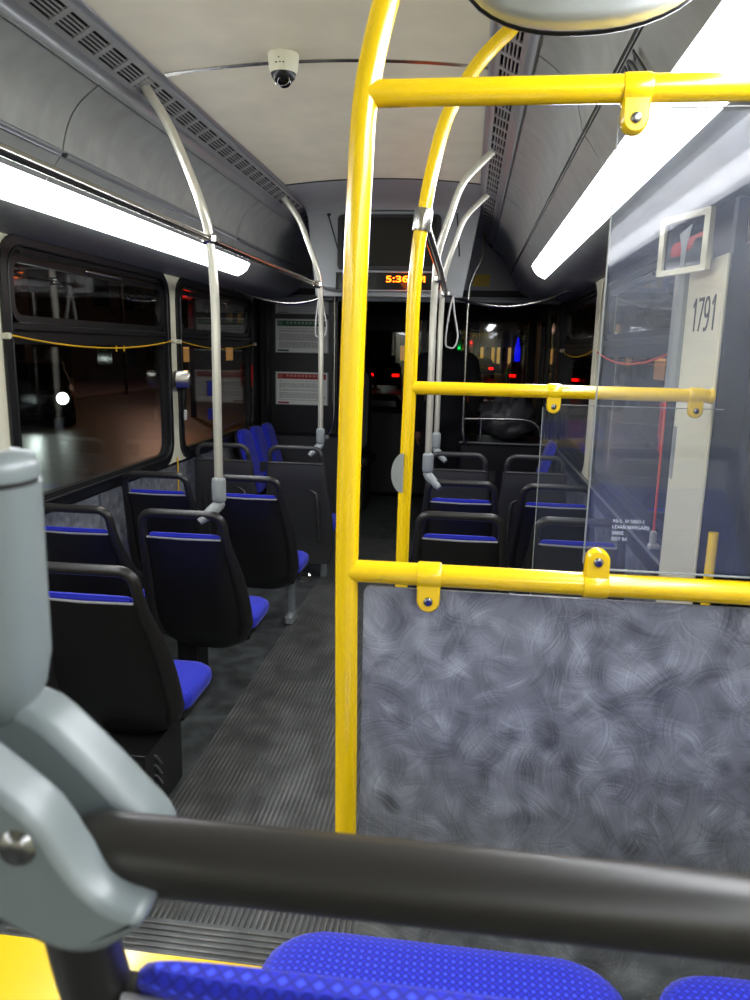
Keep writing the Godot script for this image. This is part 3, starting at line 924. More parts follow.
func make_seat(leg_side: float, bend := 0.045) -> Node3D:
	var t := thing("transit_seat", "", "seat", Vector3.ZERO, 0.0, "blue-cushioned black passenger seats")
	# shell
	var rings := []
	for y: float in [0.783, 0.765, 0.70, 0.60, 0.52, 0.44, 0.37, 0.32, 0.285, 0.265]:
		var w := half_w(y) - 0.004
		if y < 0.37: w = (half_w(0.37) - 0.004) * sqrt(maxf(0.05, 1.0 - pow((0.37 - y) / 0.125, 2.0) * 0.9))
		var ring := PackedVector3Array()
		for k in 17:
			var u := lerpf(-1, 1, k / 16.0)
			ring.append(Vector3(u * w, y, back_z(y) + 0.012 - 0.05 * pow(absf(u), 4.0) * smoothstep(0.80, 0.62, y)))
		for k in 17:
			var u := lerpf(1, -1, k / 16.0)
			ring.append(Vector3(u * w * 0.97, y, back_z(y) - 0.012 - 0.05 * pow(absf(u), 4.0) * smoothstep(0.80, 0.62, y)))
		rings.append(ring)
	obj("shell", MB.new().loft(rings).done(), M.black_plastic, t)
	# handle loop, its flanks broadening downwards into the shell
	var path := []
	var radii := []
	var hw := half_w(0.84)
	var left := []
	var lr := []
	for y: float in [0.33, 0.36, 0.40, 0.46, 0.52, 0.60, 0.68, 0.75, 0.80]:
		left.append(Vector3(-half_w(y) + 0.012 * smoothstep(0.8, 0.5, y) + 0.03 * smoothstep(0.40, 0.33, y), y, back_z(y) - 0.030 * smoothstep(0.8, 0.6, y)))
		lr.append(lerpf(0.0165, 0.0265, smoothstep(0.80, 0.55, y)) if y > 0.35 else 0.016)
	for k in 8:
		var w := PI / 2 * k / 7.0
		left.append(Vector3(-hw + bend * (1 - cos(w)), 0.8835 - bend + bend * sin(w), back_z(0.8835 - bend + bend * sin(w))))
		lr.append(0.0165)
	path.append_array(left)
	radii.append_array(lr)
	for k in range(1, 6):
		path.append(Vector3(lerpf(-hw + bend, hw - bend, k / 6.0), 0.8835, back_z(0.8835)))
		radii.append(0.0165)
	left.reverse()
	lr.reverse()
	for p: Vector3 in left: path.append(Vector3(-p.x, p.y, p.z))
	radii.append_array(lr)
	obj("handle", MB.new().tube(path, radii, 14).done(), M.handle_rubber, t)
	# blue insert with grey piping
	var ins := []
	for e in [[0.40, 0.032, 0.0], [0.46, 0.032, 0.0], [0.56, 0.032, 0.0], [0.66, 0.032, 0.0], [0.75, 0.030, 0.0], [0.784, 0.026, 0.003], [0.797, 0.020, 0.007], [0.803, 0.010, 0.016]]:
		var y: float = e[0]
		var wi: float = half_w(y) - 0.016 - e[2]
		var ring := PackedVector3Array()
		var zc := back_z(y) - lerpf(0.022, 0.004, smoothstep(0.765, 0.79, y))
		for k in 24:
			var a := TAU * k / 24.0
			var ux := signf(cos(a)) * pow(absf(cos(a)), 0.35)
			ring.append(Vector3(wi * ux, y, -0.052 * pow(absf(ux), 4.0) * smoothstep(0.80, 0.62, y) + zc - e[1] * 0.5 * signf(sin(a)) * pow(absf(sin(a)), 0.6)))
		ins.append(ring)
	obj("back_cushion", MB.new().loft(ins).done(), M.blue_fabric, t)
	obj("piping", MB.new().tube([Vector3(-half_w(0.78) + 0.018, 0.784, back_z(0.783) + 0.007), Vector3(0, 0.782, back_z(0.783) + 0.011), Vector3(half_w(0.78) - 0.018, 0.784, back_z(0.783) + 0.007)], 0.0045, 8).done(), M.piping, t)
	# cushion on its pan
	var o := rrect(-0.212, -0.515, 0.212, -0.215, 0.07, 7)
	obj("seat_pan", MB.new().pad(o, [[0.05, 0.30], [0.01, 0.33], [0.004, 0.352]]).done(), M.black_plastic, t)
	obj("seat_cushion", MB.new().pad(o, [[0.006, 0.352], [0.0, 0.37], [0.004, 0.392], [0.02, 0.404], [0.05, 0.408], [0.12, 0.405]]).done(), M.blue_fabric, t)
	obj("cross_beam", MB.new().box(Vector3(-leg_side * 0.02, 0.285, -0.34), Vector3(0.36, 0.035, 0.05), 0.006).done(), M.heater_metal, t)
	return t

func add_pedestal(t: Node3D, leg_side: float) -> void:
	obj("pedestal", MB.new().box(Vector3(-leg_side * 0.10, 0.15, -0.34), Vector3(0.10, 0.30, 0.12), 0.01).done(), M.black_plastic, t)

func make_wide_seat(leg_side: float) -> Node3D:   # smooth charcoal backed seats of the front row
	var t := thing("wide_seat", "", "seat", Vector3.ZERO, 0.0, "charcoal-backed front row seats")
	var rings := []
	for y: float in [0.14, 0.17, 0.24, 0.34, 0.50, 0.68, 0.780, 0.800, 0.807]:
		var w := lerpf(0.185, 0.217, smoothstep(0.80, 0.40, y))
		if y < 0.2: w -= (0.2 - y) * 0.6
		var z := back_z(maxf(y, 0.3)) * 0.75
		var th := 0.05 if y < 0.79 else 0.034
		var ring := PackedVector3Array()
		for k in 28:
			var a := TAU * k / 28.0
			ring.append(Vector3(w * signf(cos(a)) * pow(absf(cos(a)), 0.28), y, z - th * 0.5 * signf(sin(a)) * pow(absf(sin(a)), 0.5)))
		rings.append(ring)
	obj("back_panel", MB.new().loft(rings).done(), M.charcoal_plastic, t)
	var rec := []
	for k in 9:
		var a := PI * k / 8.0
		rec.append(Vector3(-0.13 * cos(a), 0.56 + 0.09 * pow(sin(a), 0.5), back_z(0.6) * 0.75 + 0.024))
	rec.push_front(Vector3(-0.13, 0.30, back_z(0.32) * 0.75 + 0.024))
	rec.append(Vector3(0.13, 0.30, back_z(0.32) * 0.75 + 0.024))
	obj("moulded_rib", MB.new().tube(rec, 0.012, 8).done(), M.charcoal_plastic, t)
	obj("top_edge", MB.new().box(Vector3(0, 0.807, -0.012), Vector3(0.345, 0.012, 0.035), 0.004).done(), M.charcoal_plastic, t)
	var path := []
	for k in 3: path.append(Vector3(-0.162, 0.775 + 0.03 * k, -0.02))
	for k in 7:
		var w := PI / 2 * k / 6.0
		path.append(Vector3(-0.162 + 0.055 * (1 - cos(w)), 0.850 + 0.052 * sin(w), -0.006))
	var back := path.duplicate()
	back.reverse()
	for p: Vector3 in back: path.append(Vector3(-p.x, p.y, p.z))
	obj("handle", MB.new().tube(path, 0.0155, 12).done(), M.charcoal_plastic, t)
	obj("seat_cushion", MB.new().pad(rrect(-0.215, -0.50, 0.215, -0.17, 0.06, 6), [[0.01, 0.34], [0.0, 0.36], [0.004, 0.39], [0.05, 0.405]]).done(), M.blue_fabric, t)
	obj("leg", MB.new().box(Vector3(leg_side * 0.12, 0.17, -0.32), Vector3(0.04, 0.34, 0.05), 0.006).done(), M.grey_plastic, t)
	return t

func joint_ribs(t: Node3D, x: float) -> void:   # ribbed link between two seat backs
	for k in 4:
		obj("link_rib", MB.new().tube([Vector3(x - 0.0135 + 0.009 * k, 0.75, 0.0), Vector3(x - 0.0135 + 0.009 * k, 0.81, -0.005)], 0.005, 8).done(), M.black_plastic, t)

func build_seats() -> void:
	var al := make_seat(1.0)
	al.position = Vector3(-0.55, 0, -1.86)
	al.set_meta("label", "black seat with blue cushion above the vented heater box")
	var second := copy(al, Vector3(-0.54, 0, -2.58), "black aisle seat with a steel pole clamped to its handle, blue cushion showing")
	add_pedestal(second, 1.0)
	var legged := copy(al, Vector3(-0.53, 0, -3.37), "aisle seat just behind the charcoal front pair, grey leg and blue cushion showing")
	obj("leg", MB.new().box(Vector3(0.11, 0.16, -0.47), Vector3(0.035, 0.27, 0.05), 0.006).box(Vector3(0.11, 0.03, -0.45), Vector3(0.05, 0.06, 0.12), 0.014).done(), M.grey_plastic, legged)
	obj("end_bracket", MB.new().box(Vector3(0.19, 0.265, -0.46), Vector3(0.07, 0.05, 0.05), 0.01).done(), M.chrome, legged)
	copy(second, Vector3(-0.992, 0, -1.86), "window-side black seat in the row with the heater box, hidden by the grey sleeve")
	copy(second, Vector3(-0.985, 0, -2.58), "window-side black seat under the big window, beside the pole-clamped seat")
	copy(second, Vector3(-0.985, 0, -3.37), "window-side black seat below the cream window pillar")
	top_w = 0.170
	var near := make_seat(-1.0, 0.024)
	top_w = 0.158
	add_pedestal(near, -1.0)
	near.position = Vector3(0.500, 0.3975, -0.270)
	near.set_meta("label", "nearest seat, its black handle bar crossing the bottom of the picture")
	copy(near, Vector3(0.948, 0.3975, -0.270), "blue cushion seat at the bottom right, next to the nearest seat")
	var ar := make_seat(-1.0)
	add_pedestal(ar, -1.0)
	ar.position = Vector3(0.495, 0, -2.77)
	ar.set_meta("label", "nearest black seat seen through the yellow frame, beside the aisle")
	copy(ar, Vector3(0.94, 0, -2.77), "nearest black seat behind the clear plastic panel, by the right wall")
	copy(ar, Vector3(0.49, 0, -3.49), "second black seat through the yellow frame, with a grey pole clamp on its handle")
	copy(ar, Vector3(0.94, 0, -3.49), "second black seat from the panel by the right wall, blue edge showing")
	var wl := make_wide_seat(1.0)
	wl.position = Vector3(-0.525, 0, -4.38)
	wl.set_meta("label", "charcoal-backed aisle seat before the notice partition, pole clamped on top")
	joint_ribs(wl, -0.204)
	var w2 := make_wide_seat(-1.0)
	w2.position = Vector3(-0.985, 0, -4.38)
	w2.set_meta("label", "charcoal-backed window-side seat in front of the blue bench backs")
	var wr := make_wide_seat(-1.0)
	wr.position = Vector3(0.46, 0, -4.36)
	wr.set_meta("label", "charcoal-backed seat below the bent chrome rail, next to the aisle")
	joint_ribs(wr, 0.204)
	var w4 := make_wide_seat(1.0)
	w4.position = Vector3(0.91, 0, -4.36)
	w4.set_meta("label", "charcoal-backed seat by the right wall with blue showing through its handle")
	# side-facing seats against the left wall, only their blue backs show
	var labels := ["blue-backed wall seat next to the charcoal pair, lowest showing", "middle blue-backed wall seat below the front left window", "blue-backed wall seat closest to the notice partition"]
	for k in 3:
		var t := thing("side_seat", labels[k], "seat", Vector3(-1.0 + 0.02 * k, 0, -5.30 - 0.25 * k), 0.0, "side-facing blue seats on the left wall")
		var turn := Basis(Vector3.UP, PI / 2) * Basis(Vector3.RIGHT, PI / 2 - 0.28)
		obj("shell", MB.new().pad(rrect(-0.125, -0.28, 0.125, 0.22, 0.07), [[0.0, -0.03], [0.0, -0.012]], Transform3D(turn, Vector3(-0.07, 0.64, 0))).done(), M.black_plastic, t)
		obj("back_cushion", MB.new().pad(rrect(-0.122, -0.27, 0.122, 0.215, 0.08), [[0.0, -0.012], [0.0, 0.012], [0.012, 0.026], [0.05, 0.032]], Transform3D(turn, Vector3(-0.07, 0.64, 0))).done(), M.blue_fabric, t)
		obj("seat_cushion", MB.new().pad(rrect(-0.04, -0.125, 0.30, 0.125, 0.06), [[0.0, 0.34], [0.0, 0.37], [0.03, 0.40]]).done(), M.blue_fabric, t)
		obj("pedestal", MB.new().box(Vector3(0.02, 0.17, 0), Vector3(0.2, 0.34, 0.2), 0.01).done(), M.black_plastic, t)
	var ws := thing("side_seat", "blue-backed wall seat beyond the right charcoal seat", "seat", Vector3(0.98, 0, -5.40), PI, "side-facing blue seats on the right wall")
	var turn2 := Basis(Vector3.UP, PI / 2) * Basis(Vector3.RIGHT, PI / 2 - 0.28)
	obj("back_cushion", MB.new().pad(rrect(-0.122, -0.27, 0.122, 0.215, 0.08), [[0.0, -0.02], [0.0, 0.012], [0.012, 0.026], [0.05, 0.032]], Transform3D(turn2, Vector3(-0.07, 0.62, 0))).done(), M.blue_fabric, ws)
	obj("seat_cushion", MB.new().pad(rrect(-0.04, -0.125, 0.30, 0.125, 0.06), [[0.0, 0.34], [0.0, 0.37], [0.03, 0.40]]).done(), M.blue_fabric, ws)
	obj("pedestal", MB.new().box(Vector3(0.02, 0.17, 0), Vector3(0.2, 0.34, 0.2), 0.01).done(), M.black_plastic, ws)
	# heater box under the nearest left seat
	var hb := thing("heater_box", "black metal heater box with slanted louvres under the nearest left seat", "heater", Vector3(-0.62, 0, -2.13))
	obj("body", MB.new().box(Vector3(0, 0.125, 0), Vector3(0.36, 0.25, 0.30), 0.006).done(), M.heater_metal, hb)
	obj("lid", MB.new().box(Vector3(0, 0.253, 0), Vector3(0.375, 0.008, 0.315), 0.002).done(), M.heater_metal, hb)
	for k in 4:
		obj("louvre", MB.new().box(Vector3(0.184, 0.085 + 0.035 * k, 0.06), Vector3(0.012, 0.006, 0.07), 0.002, Basis(Vector3.RIGHT, -0.9)).done(), M.strip_aluminium, hb)
	obj("bracket", MB.new().box(Vector3(-0.10, 0.261, 0.09), Vector3(0.16, 0.010, 0.09), 0.004).done(), M.grey_plastic, hb)

# ------------------------------------------------------------------ poles
func pole_curve(s: float, z: float, x0: float, y_low: float, dz: float) -> Array:
	var d := x0 - 0.41
	return spline([Vector3(s * (0.598 + d * 0.4), 2.335, z + dz), Vector3(s * (0.53 + d), 2.222, z + dz * 0.8), Vector3(s * (0.473 + d), 2.085, z + dz * 0.6), Vector3(s * (0.431 + d), 1.96, z + dz * 0.4), Vector3(s * (0.416 + d), 1.864, z + dz * 0.2), Vector3(s * (0.41 + d), 1.66, z), Vector3(s * (0.41 + d), 1.4, z), Vector3(s * (0.41 + d), y_low, z)])

func grey_clamp(t: Node3D, at: Vector3, to: Vector3, m: Material) -> void:   # sleeve, ball and arm that tie a pole to a seat handle
	obj("sleeve", MB.new().lathe([Vector2(0.017, -0.006), Vector2(0.0245, 0.0), Vector2(0.0262, 0.012), Vector2(0.0262, 0.078), Vector2(0.024, 0.086), Vector2(0.0165, 0.090)], at, Vector3.UP, 24).done(), m, t)
	var ball := at + Vector3(0, -0.014, 0)
	obj("ball_joint", MB.new().lathe([Vector2(0.004, -0.022), Vector2(0.016, -0.016), Vector2(0.022, 0.0), Vector2(0.018, 0.014), Vector2(0.010, 0.020)], ball, Vector3.UP, 16).done(), m, t)
	var d := to - ball
	obj("arm", MB.new().tube([ball - d * 0.15, ball + d * 0.1, ball + d * 0.45, ball + d * 0.85, ball + d * 1.05], [0.012, 0.023, 0.022, 0.018, 0.013], 14).done(), m, t)
	obj("screw", MB.new().lathe([Vector2(0.006, 0), Vector2(0.006, 0.004), Vector2(0.003, 0.006)], ball + d * 0.4 + Vector3(0, 0, 0.017), Vector3(0, 0, 1), 10).done(), M.screw_steel, t)

func build_poles() -> void:
	var specs := [
		[-1.0, -2.62, 0.404, 0.932, "steel pole clamped to the left aisle seat nearest the heater box"],
		[-1.0, -4.42, 0.378, 0.935, "steel pole clamped to the charcoal seat before the notices"],
		[1.0, -3.52, 0.326, 0.930, "steel pole clamped to the second right seat, the nearer of two"],
		[1.0, -4.40, 0.327, 0.935, "steel pole clamped to the right charcoal seat, the farther of two"]]
	for e in specs:
		var s: float = e[0]
		var t := thing("stanchion_pole", e[4], "pole", Vector3.ZERO, 0.0, "curved steel poles tied to the seats")
		obj("pole", MB.new().tube(pole_curve(s, e[1], e[2], e[3] + 0.03, 0.12), 0.016, 14).done(), M.steel_pole, t)
		obj("top_bracket", MB.new().box(Vector3(s * 0.585, 2.325, e[1] + 0.13), Vector3(0.07, 0.014, 0.05), 0.004, Basis(Vector3.BACK, -s * 0.45)).done(), M.vent_grey, t)
		var at := Vector3(s * e[2], e[3], e[1])
		grey_clamp(t, at, Vector3(s * (e[2] + 0.058), 0.862, e[1] + 0.046), M.grey_plastic)
	# overhead rails
	var lr := thing("overhead_rail", "long steel grab rail running along the left row of poles", "rail")
	obj("tube", MB.new().tube([Vector3(-0.415, 1.863, ZR - 0.1), Vector3(-0.415, 1.863, -3.4), Vector3(-0.40, 1.863, -4.4), Vector3(-0.43, 1.868, -5.2), Vector3(-0.54, 1.872, -5.84)], 0.012, 14).done(), M.chrome, lr)
	for e in [[-0.410, -2.60], [-0.392, -4.38]]:
		obj("clamp", MB.new().box(Vector3(e[0], 1.863, e[1]), Vector3(0.05, 0.044, 0.046), 0.012).done(), M.chrome, lr)
	var rr := thing("overhead_rail", "short grey grab rail from the far yellow post to the right poles", "rail")
	obj("tube", MB.new().tube([Vector3(0.372, 1.815, -1.90), Vector3(0.366, 1.82, -3.0), Vector3(0.350, 1.82, -4.5)], 0.0145, 14).done(), M.chrome, rr)
	obj("collar", MB.new().lathe([Vector2(0.021, -0.026), Vector2(0.0225, -0.02), Vector2(0.0225, 0.02), Vector2(0.021, 0.026)], Vector3(0.374, 1.806, -1.87), Vector3(0.12, 1, 0).normalized(), 18).done(), M.chrome, rr)
	for e in [[0.35, -3.49], [0.350, -4.37]]:
		obj("clamp", MB.new().box(Vector3(e[0], 1.82, e[1]), Vector3(0.044, 0.04, 0.044), 0.012).done(), M.chrome, rr)
	# sagging cross rails towards the front
	for s: float in [-1.0, 1.0]:
		var t := thing("cross_rail", "curved steel rail from the left wall to the overhead rail" if s < 0 else "curved steel rail from the right wall to the farther right pole", "rail")
		obj("tube", MB.new().tube(spline([Vector3(s * 1.19, 1.915, -4.98), Vector3(s * 1.10, 1.89, -5.0), Vector3(s * 0.95, 1.828, -5.0), Vector3(s * 0.73, 1.79, -5.0), Vector3(s * 0.53, 1.805, -4.95), Vector3(s * 0.40, 1.83, -4.8), Vector3(s * 0.352, 1.825, -4.5)] if s > 0 else [Vector3(s * 1.19, 1.915, -4.98), Vector3(s * 1.10, 1.89, -5.0), Vector3(s * 0.95, 1.828, -5.0), Vector3(s * 0.73, 1.79, -5.0), Vector3(s * 0.55, 1.81, -5.0), Vector3(s * 0.45, 1.855, -4.98)]), 0.0125, 10).done(), M.chrome, t)
		obj("wall_flange", MB.new().lathe([Vector2(0.028, 0), Vector2(0.026, 0.008), Vector2(0.016, 0.012)], Vector3(s * 1.2, 1.917, -4.98), Vector3(-s, 0, 0), 14).done(), M.dark_tube, t)
	# hanging straps
	for e in [[0.392, 1.81, -4.42, "pale strap loop hanging by the farther right pole"], [-0.405, 1.855, -4.55, "pale strap loop hanging in front of the notices"]]:
		var c := Vector3(e[0], e[1], e[2])
		obj("grab_strap", MB.new().tube(spline([c, c + Vector3(0.012, -0.10, 0), c + Vector3(0.035, -0.22, 0), c + Vector3(0.02, -0.285, 0), c + Vector3(-0.012, -0.29, 0), c + Vector3(-0.034, -0.26, 0), c + Vector3(-0.02, -0.10, 0.004), c + Vector3(0.0, 0.0, 0.004)]), 0.005, 8).done(), M.strap_white)
		tag(get_child(get_child_count() - 1), e[3], "strap", "hanging grab straps")
	# the near pole at the left edge with its grey clamp on the nearest handle
	var t := thing("stanchion_pole", "near steel pole at the left edge with large grey sleeve and clamp", "pole", Vector3.ZERO, 0.0, "curved steel poles tied to the seats")
	var px := 0.283
	var pz := -0.300
	obj("pole", MB.new().tube([Vector3(px, 1.36, pz), Vector3(px, 2.0, pz), Vector3(px + 0.05, 2.15, pz + 0.03), Vector3(0.57, 2.33, pz + 0.1)], 0.016, 24).done(), M.steel_pole, t)
	obj("sleeve", MB.new().lathe([Vector2(0.010, -0.014), Vector2(0.018, -0.010), Vector2(0.0245, 0.002), Vector2(0.0275, 0.018), Vector2(0.0282, 0.095), Vector2(0.0282, 0.100)], Vector3(px, 1.338, pz), Vector3.UP, 40).done(), M.grey_casting, t)
	obj("collar_gap", MB.new().lathe([Vector2(0.027, 0), Vector2(0.027, 0.003)], Vector3(px, 1.4378, pz), Vector3.UP, 40).done(), M.black_gap, t)
	obj("collar", MB.new().lathe([Vector2(0.0278, 0), Vector2(0.0282, 0.004), Vector2(0.026, 0.010), Vector2(0.0168, 0.0125)], Vector3(px, 1.4405, pz), Vector3.UP, 40).done(), M.grey_casting, t)
	near_arm(t)

func soft(pts: Array, n := 4) -> Array:   # a closed outline rounded through its points
	var out := []
	var m := pts.size()
	for i in m:
		var a: Vector2 = pts[(i - 1 + m) % m]
		var b: Vector2 = pts[i]
		var c: Vector2 = pts[(i + 1) % m]
		var d: Vector2 = pts[(i + 2) % m]
		for k in n: out.append(b.cubic_interpolate(c, a, d, float(k) / n))
	return out

func near_arm(t: Node3D) -> void:
	# a two-part casting that reaches down from the sleeve and grips the end of the handle
	var front := [Vector2(0.2903, 1.3575), Vector2(0.2837, 1.2955), Vector2(0.3137, 1.2765), Vector2(0.3395, 1.2614), Vector2(0.3591, 1.2537), Vector2(0.3746, 1.2549), Vector2(0.3889, 1.2640), Vector2(0.3945, 1.2730), Vector2(0.3799, 1.2780), Vector2(0.3667, 1.2905), Vector2(0.3537, 1.3115), Vector2(0.3354, 1.3267), Vector2(0.3190, 1.3390), Vector2(0.3025, 1.3489)]
	var back := [Vector2(0.2662, 1.3510), Vector2(0.3008, 1.3385), Vector2(0.3230, 1.3327), Vector2(0.3444, 1.3140), Vector2(0.3658, 1.2915), Vector2(0.3800, 1.2728), Vector2(0.3767, 1.2451), Vector2(0.3459, 1.2414), Vector2(0.3239, 1.2655), Vector2(0.3017, 1.2817), Vector2(0.2819, 1.2960), Vector2(0.2619, 1.3064)]
	for i in front.size(): front[i] += Vector2(-0.014, 0.003)
	for i in back.size(): back[i] += Vector2(-0.013, 0.0)
	obj("clamp_half", MB.new().plate(soft(front, 3), -0.264, -0.2405, 0.004).done(), M.grey_casting, t)
	obj("clamp_half", MB.new().plate(soft(back, 3), -0.318, -0.290, 0.006).done(), M.grey_casting, t)
	obj("screw", MB.new().lathe([Vector2(0.0, -0.004), Vector2(0.0085, -0.004), Vector2(0.0085, 0.001), Vector2(0.006, 0.004), Vector2(0.0, 0.0045)], Vector3(0.331, 1.3035, -0.2420), Vector3(0, 0, 1), 20).done(), M.screw_steel, t)

# ------------------------------------------------------------------ yellow barriers
func tube_clamp(t: Node3D, at: Vector3, way: float) -> void:   # strap round a rail that holds a sheet, way -1 below, 1 above the rail
	var c := obj("clamp", MB.new().lathe([Vector2(0.0185, -0.017), Vector2(0.0195, -0.014), Vector2(0.0195, 0.014), Vector2(0.0185, 0.017)], Vector3.ZERO, Vector3.RIGHT, 20).pad(clamp_outline(way), [[0.0, -0.004], [0.0, 0.0105], [0.003, 0.014]], Transform3D(Basis(Vector3.RIGHT, PI / 2), Vector3.ZERO)).done(), M.yellow_powder_coat, t, at)
	obj("screw", MB.new().lathe([Vector2(0.0068, 0), Vector2(0.0068, 0.002), Vector2(0.005, 0.0042), Vector2(0.002, 0.0042)], Vector3(0, way * 0.036, 0.0135), Vector3(0, 0, 1), 16).done(), M.screw_steel, c)

func clamp_outline(way: float) -> Array:
	var out := []
	for k in 9:
		var a := PI * k / 8.0
		out.append(Vector2(0.0165 * cos(a), 0.037 + 0.0165 * sin(a)))
	out.append(Vector2(-0.0165, 0.0))
	out.append(Vector2(0.0165, 0.0))
	var r := []
	for p: Vector2 in out: r.append(Vector2(p.x, -p.y * way))
	if way > 0: r.reverse()
	return r

func build_barriers() -> void:
	var z := -1.03
	var t := thing("yellow_barrier", "near yellow tube barrier with swirled grey panel and clear plastic sheet", "barrier", Vector3.ZERO)
	obj("post", MB.new().tube(spline([Vector3(0.341, 0.63, z), Vector3(0.339, 0.9, z), Vector3(0.336, 1.18, z), Vector3(0.338, 1.39, z), Vector3(0.342, 1.59, z), Vector3(0.346, 1.72, z), Vector3(0.353, 1.825, z), Vector3(0.377, 1.935, z), Vector3(0.415, 2.05, z), Vector3(0.47, 2.15, z), Vector3(0.56, 2.25, z), Vector3(0.61, 2.29, z)]), 0.0168, 24).done(), M.yellow_powder_coat, t)
	obj("top_rail", MB.new().tube([Vector3(0.355, 1.823, z), Vector3(1.18, 1.823, z)], 0.0165, 24).done(), M.yellow_powder_coat, t)
	obj("bottom_rail", MB.new().tube([Vector3(0.34, 1.182, z), Vector3(1.18, 1.182, z)], 0.0165, 24).done(), M.yellow_powder_coat, t)
	obj("foot_rail", MB.new().tube(spline([Vector3(0.341, 0.645, z), Vector3(0.348, 0.615, z - 0.004), Vector3(0.375, 0.60, z - 0.02), Vector3(0.45, 0.60, z - 0.022), Vector3(1.18, 0.60, z - 0.022)]), 0.0165, 16).done(), M.yellow_powder_coat, t)
	tube_clamp(t, Vector3(0.69, 1.822, z), -1.0)
	tube_clamp(t, Vector3(0.69, 1.182, z), 1.0)
	tube_clamp(t, Vector3(0.457, 1.182, z), -1.0)
	tube_clamp(t, Vector3(0.98, 1.822, z), -1.0)
	tube_clamp(t, Vector3(0.98, 1.182, z), -1.0)
	var o := rrect(0.362, 0.45, 1.18, 1.160, 0.01, 3)
	var pts := []
	for p: Vector2 in o: pts.append(Vector3(p.x, p.y, z - 0.004))
	obj("grey_panel", MB.new().prism(pts, Vector3(0, 0, 0.006)).done(), M.swirl_laminate, t)
	var sh := obj("clear_sheet", MB.new().plate(rrect(-0.254, -0.2975, 0.254, 0.2975, 0.012, 3), -0.0025, 0.0025, 0.0004).done(), M.clear_plastic, t, Vector3(0.926, 1.5025, z))
	var qm := QuadMesh.new()
	qm.size = Vector2(0.50, 0.585)
	obj("scuffs", qm, M.plastic_scuffs, sh, Vector3(0, 0, 0.0032))
	obj("sheet_edge", MB.new().box(Vector3(-0.2545, 0, 0), Vector3(0.0014, 0.58, 0.0056)).box(Vector3(0, -0.298, 0), Vector3(0.5, 0.0016, 0.0056)).box(Vector3(0, 0.298, 0), Vector3(0.5, 0.0012, 0.0056)).done(), M.grey_plastic, sh)
	var lines := ["AS-5  M 5000-1", "LEXAN MARGARD", "SABIC", "DOT 94"]
	for k in 4:
		var tm := words(lines[k], 0.0046, 0.0003)
		tm.horizontal_alignment = HORIZONTAL_ALIGNMENT_LEFT
		obj("lettering", tm, M.lettering_white, sh, Vector3(-0.220, -0.2265 - 0.0085 * k, 0.0036))
	# far barrier on the other side of the exit door
	z = -1.87
	var u := thing("yellow_barrier", "far yellow tube barrier with small clear plastic sheet and grey pad", "barrier", Vector3.ZERO)
	obj("post", MB.new().tube(spline([Vector3(0.349, 0.0, z), Vector3(0.349, 0.96, z), Vector3(0.352, 1.2, z), Vector3(0.356, 1.43, z), Vector3(0.358, 1.62, z), Vector3(0.365, 1.74, z), Vector3(0.374, 1.802, z), Vector3(0.393, 1.918, z), Vector3(0.425, 2.038, z), Vector3(0.480, 2.132, z), Vector3(0.525, 2.183, z), Vector3(0.57, 2.228, z), Vector3(0.60, 2.30, z)]), 0.0168, 20).done(), M.yellow_powder_coat, u)
	obj("rail", MB.new().tube([Vector3(0.356, 1.408, z), Vector3(1.075, 1.408, z)], 0.0165, 20).done(), M.yellow_powder_coat, u)
	tube_clamp(u, Vector3(0.71, 1.408, z), -1.0)
	tube_clamp(u, Vector3(1.043, 1.408, z), -1.0)
	var g := []
	for p: Vector2 in rrect(0.686, 0.3, 1.08, 1.376, 0.012, 3): g.append(Vector3(p.x, p.y, z - 0.003))
	obj("clear_sheet", MB.new().prism(g, Vector3(0, 0, 0.005)).done(), M.clear_plastic, u)
	obj("sheet_edge", MB.new().box(Vector3(0.6855, 0.85, z - 0.0005), Vector3(0.0018, 1.04, 0.0056)).box(Vector3(0.9, 1.3765, z - 0.0005), Vector3(0.42, 0.0018, 0.0056)).done(), M.grey_plastic, u)
	var half := []
	for k in 13:
		var a := PI / 2 + PI * k / 12.0
		half.append(Vector3(0.347 + 0.030 * cos(a), 1.194 + 0.05 * sin(a), z + 0.002))
	obj("push_pad", MB.new().prism(half, Vector3(0, 0, 0.03)).done(), M.grey_plastic, u)
	obj("wall_flange", MB.new().lathe([Vector2(0.0185, 0), Vector2(0.0185, 0.008), Vector2(0.0165, 0.010)], Vector3(1.082, 1.408, z), Vector3(-1, 0, 0), 16).done(), M.yellow_powder_coat, u)

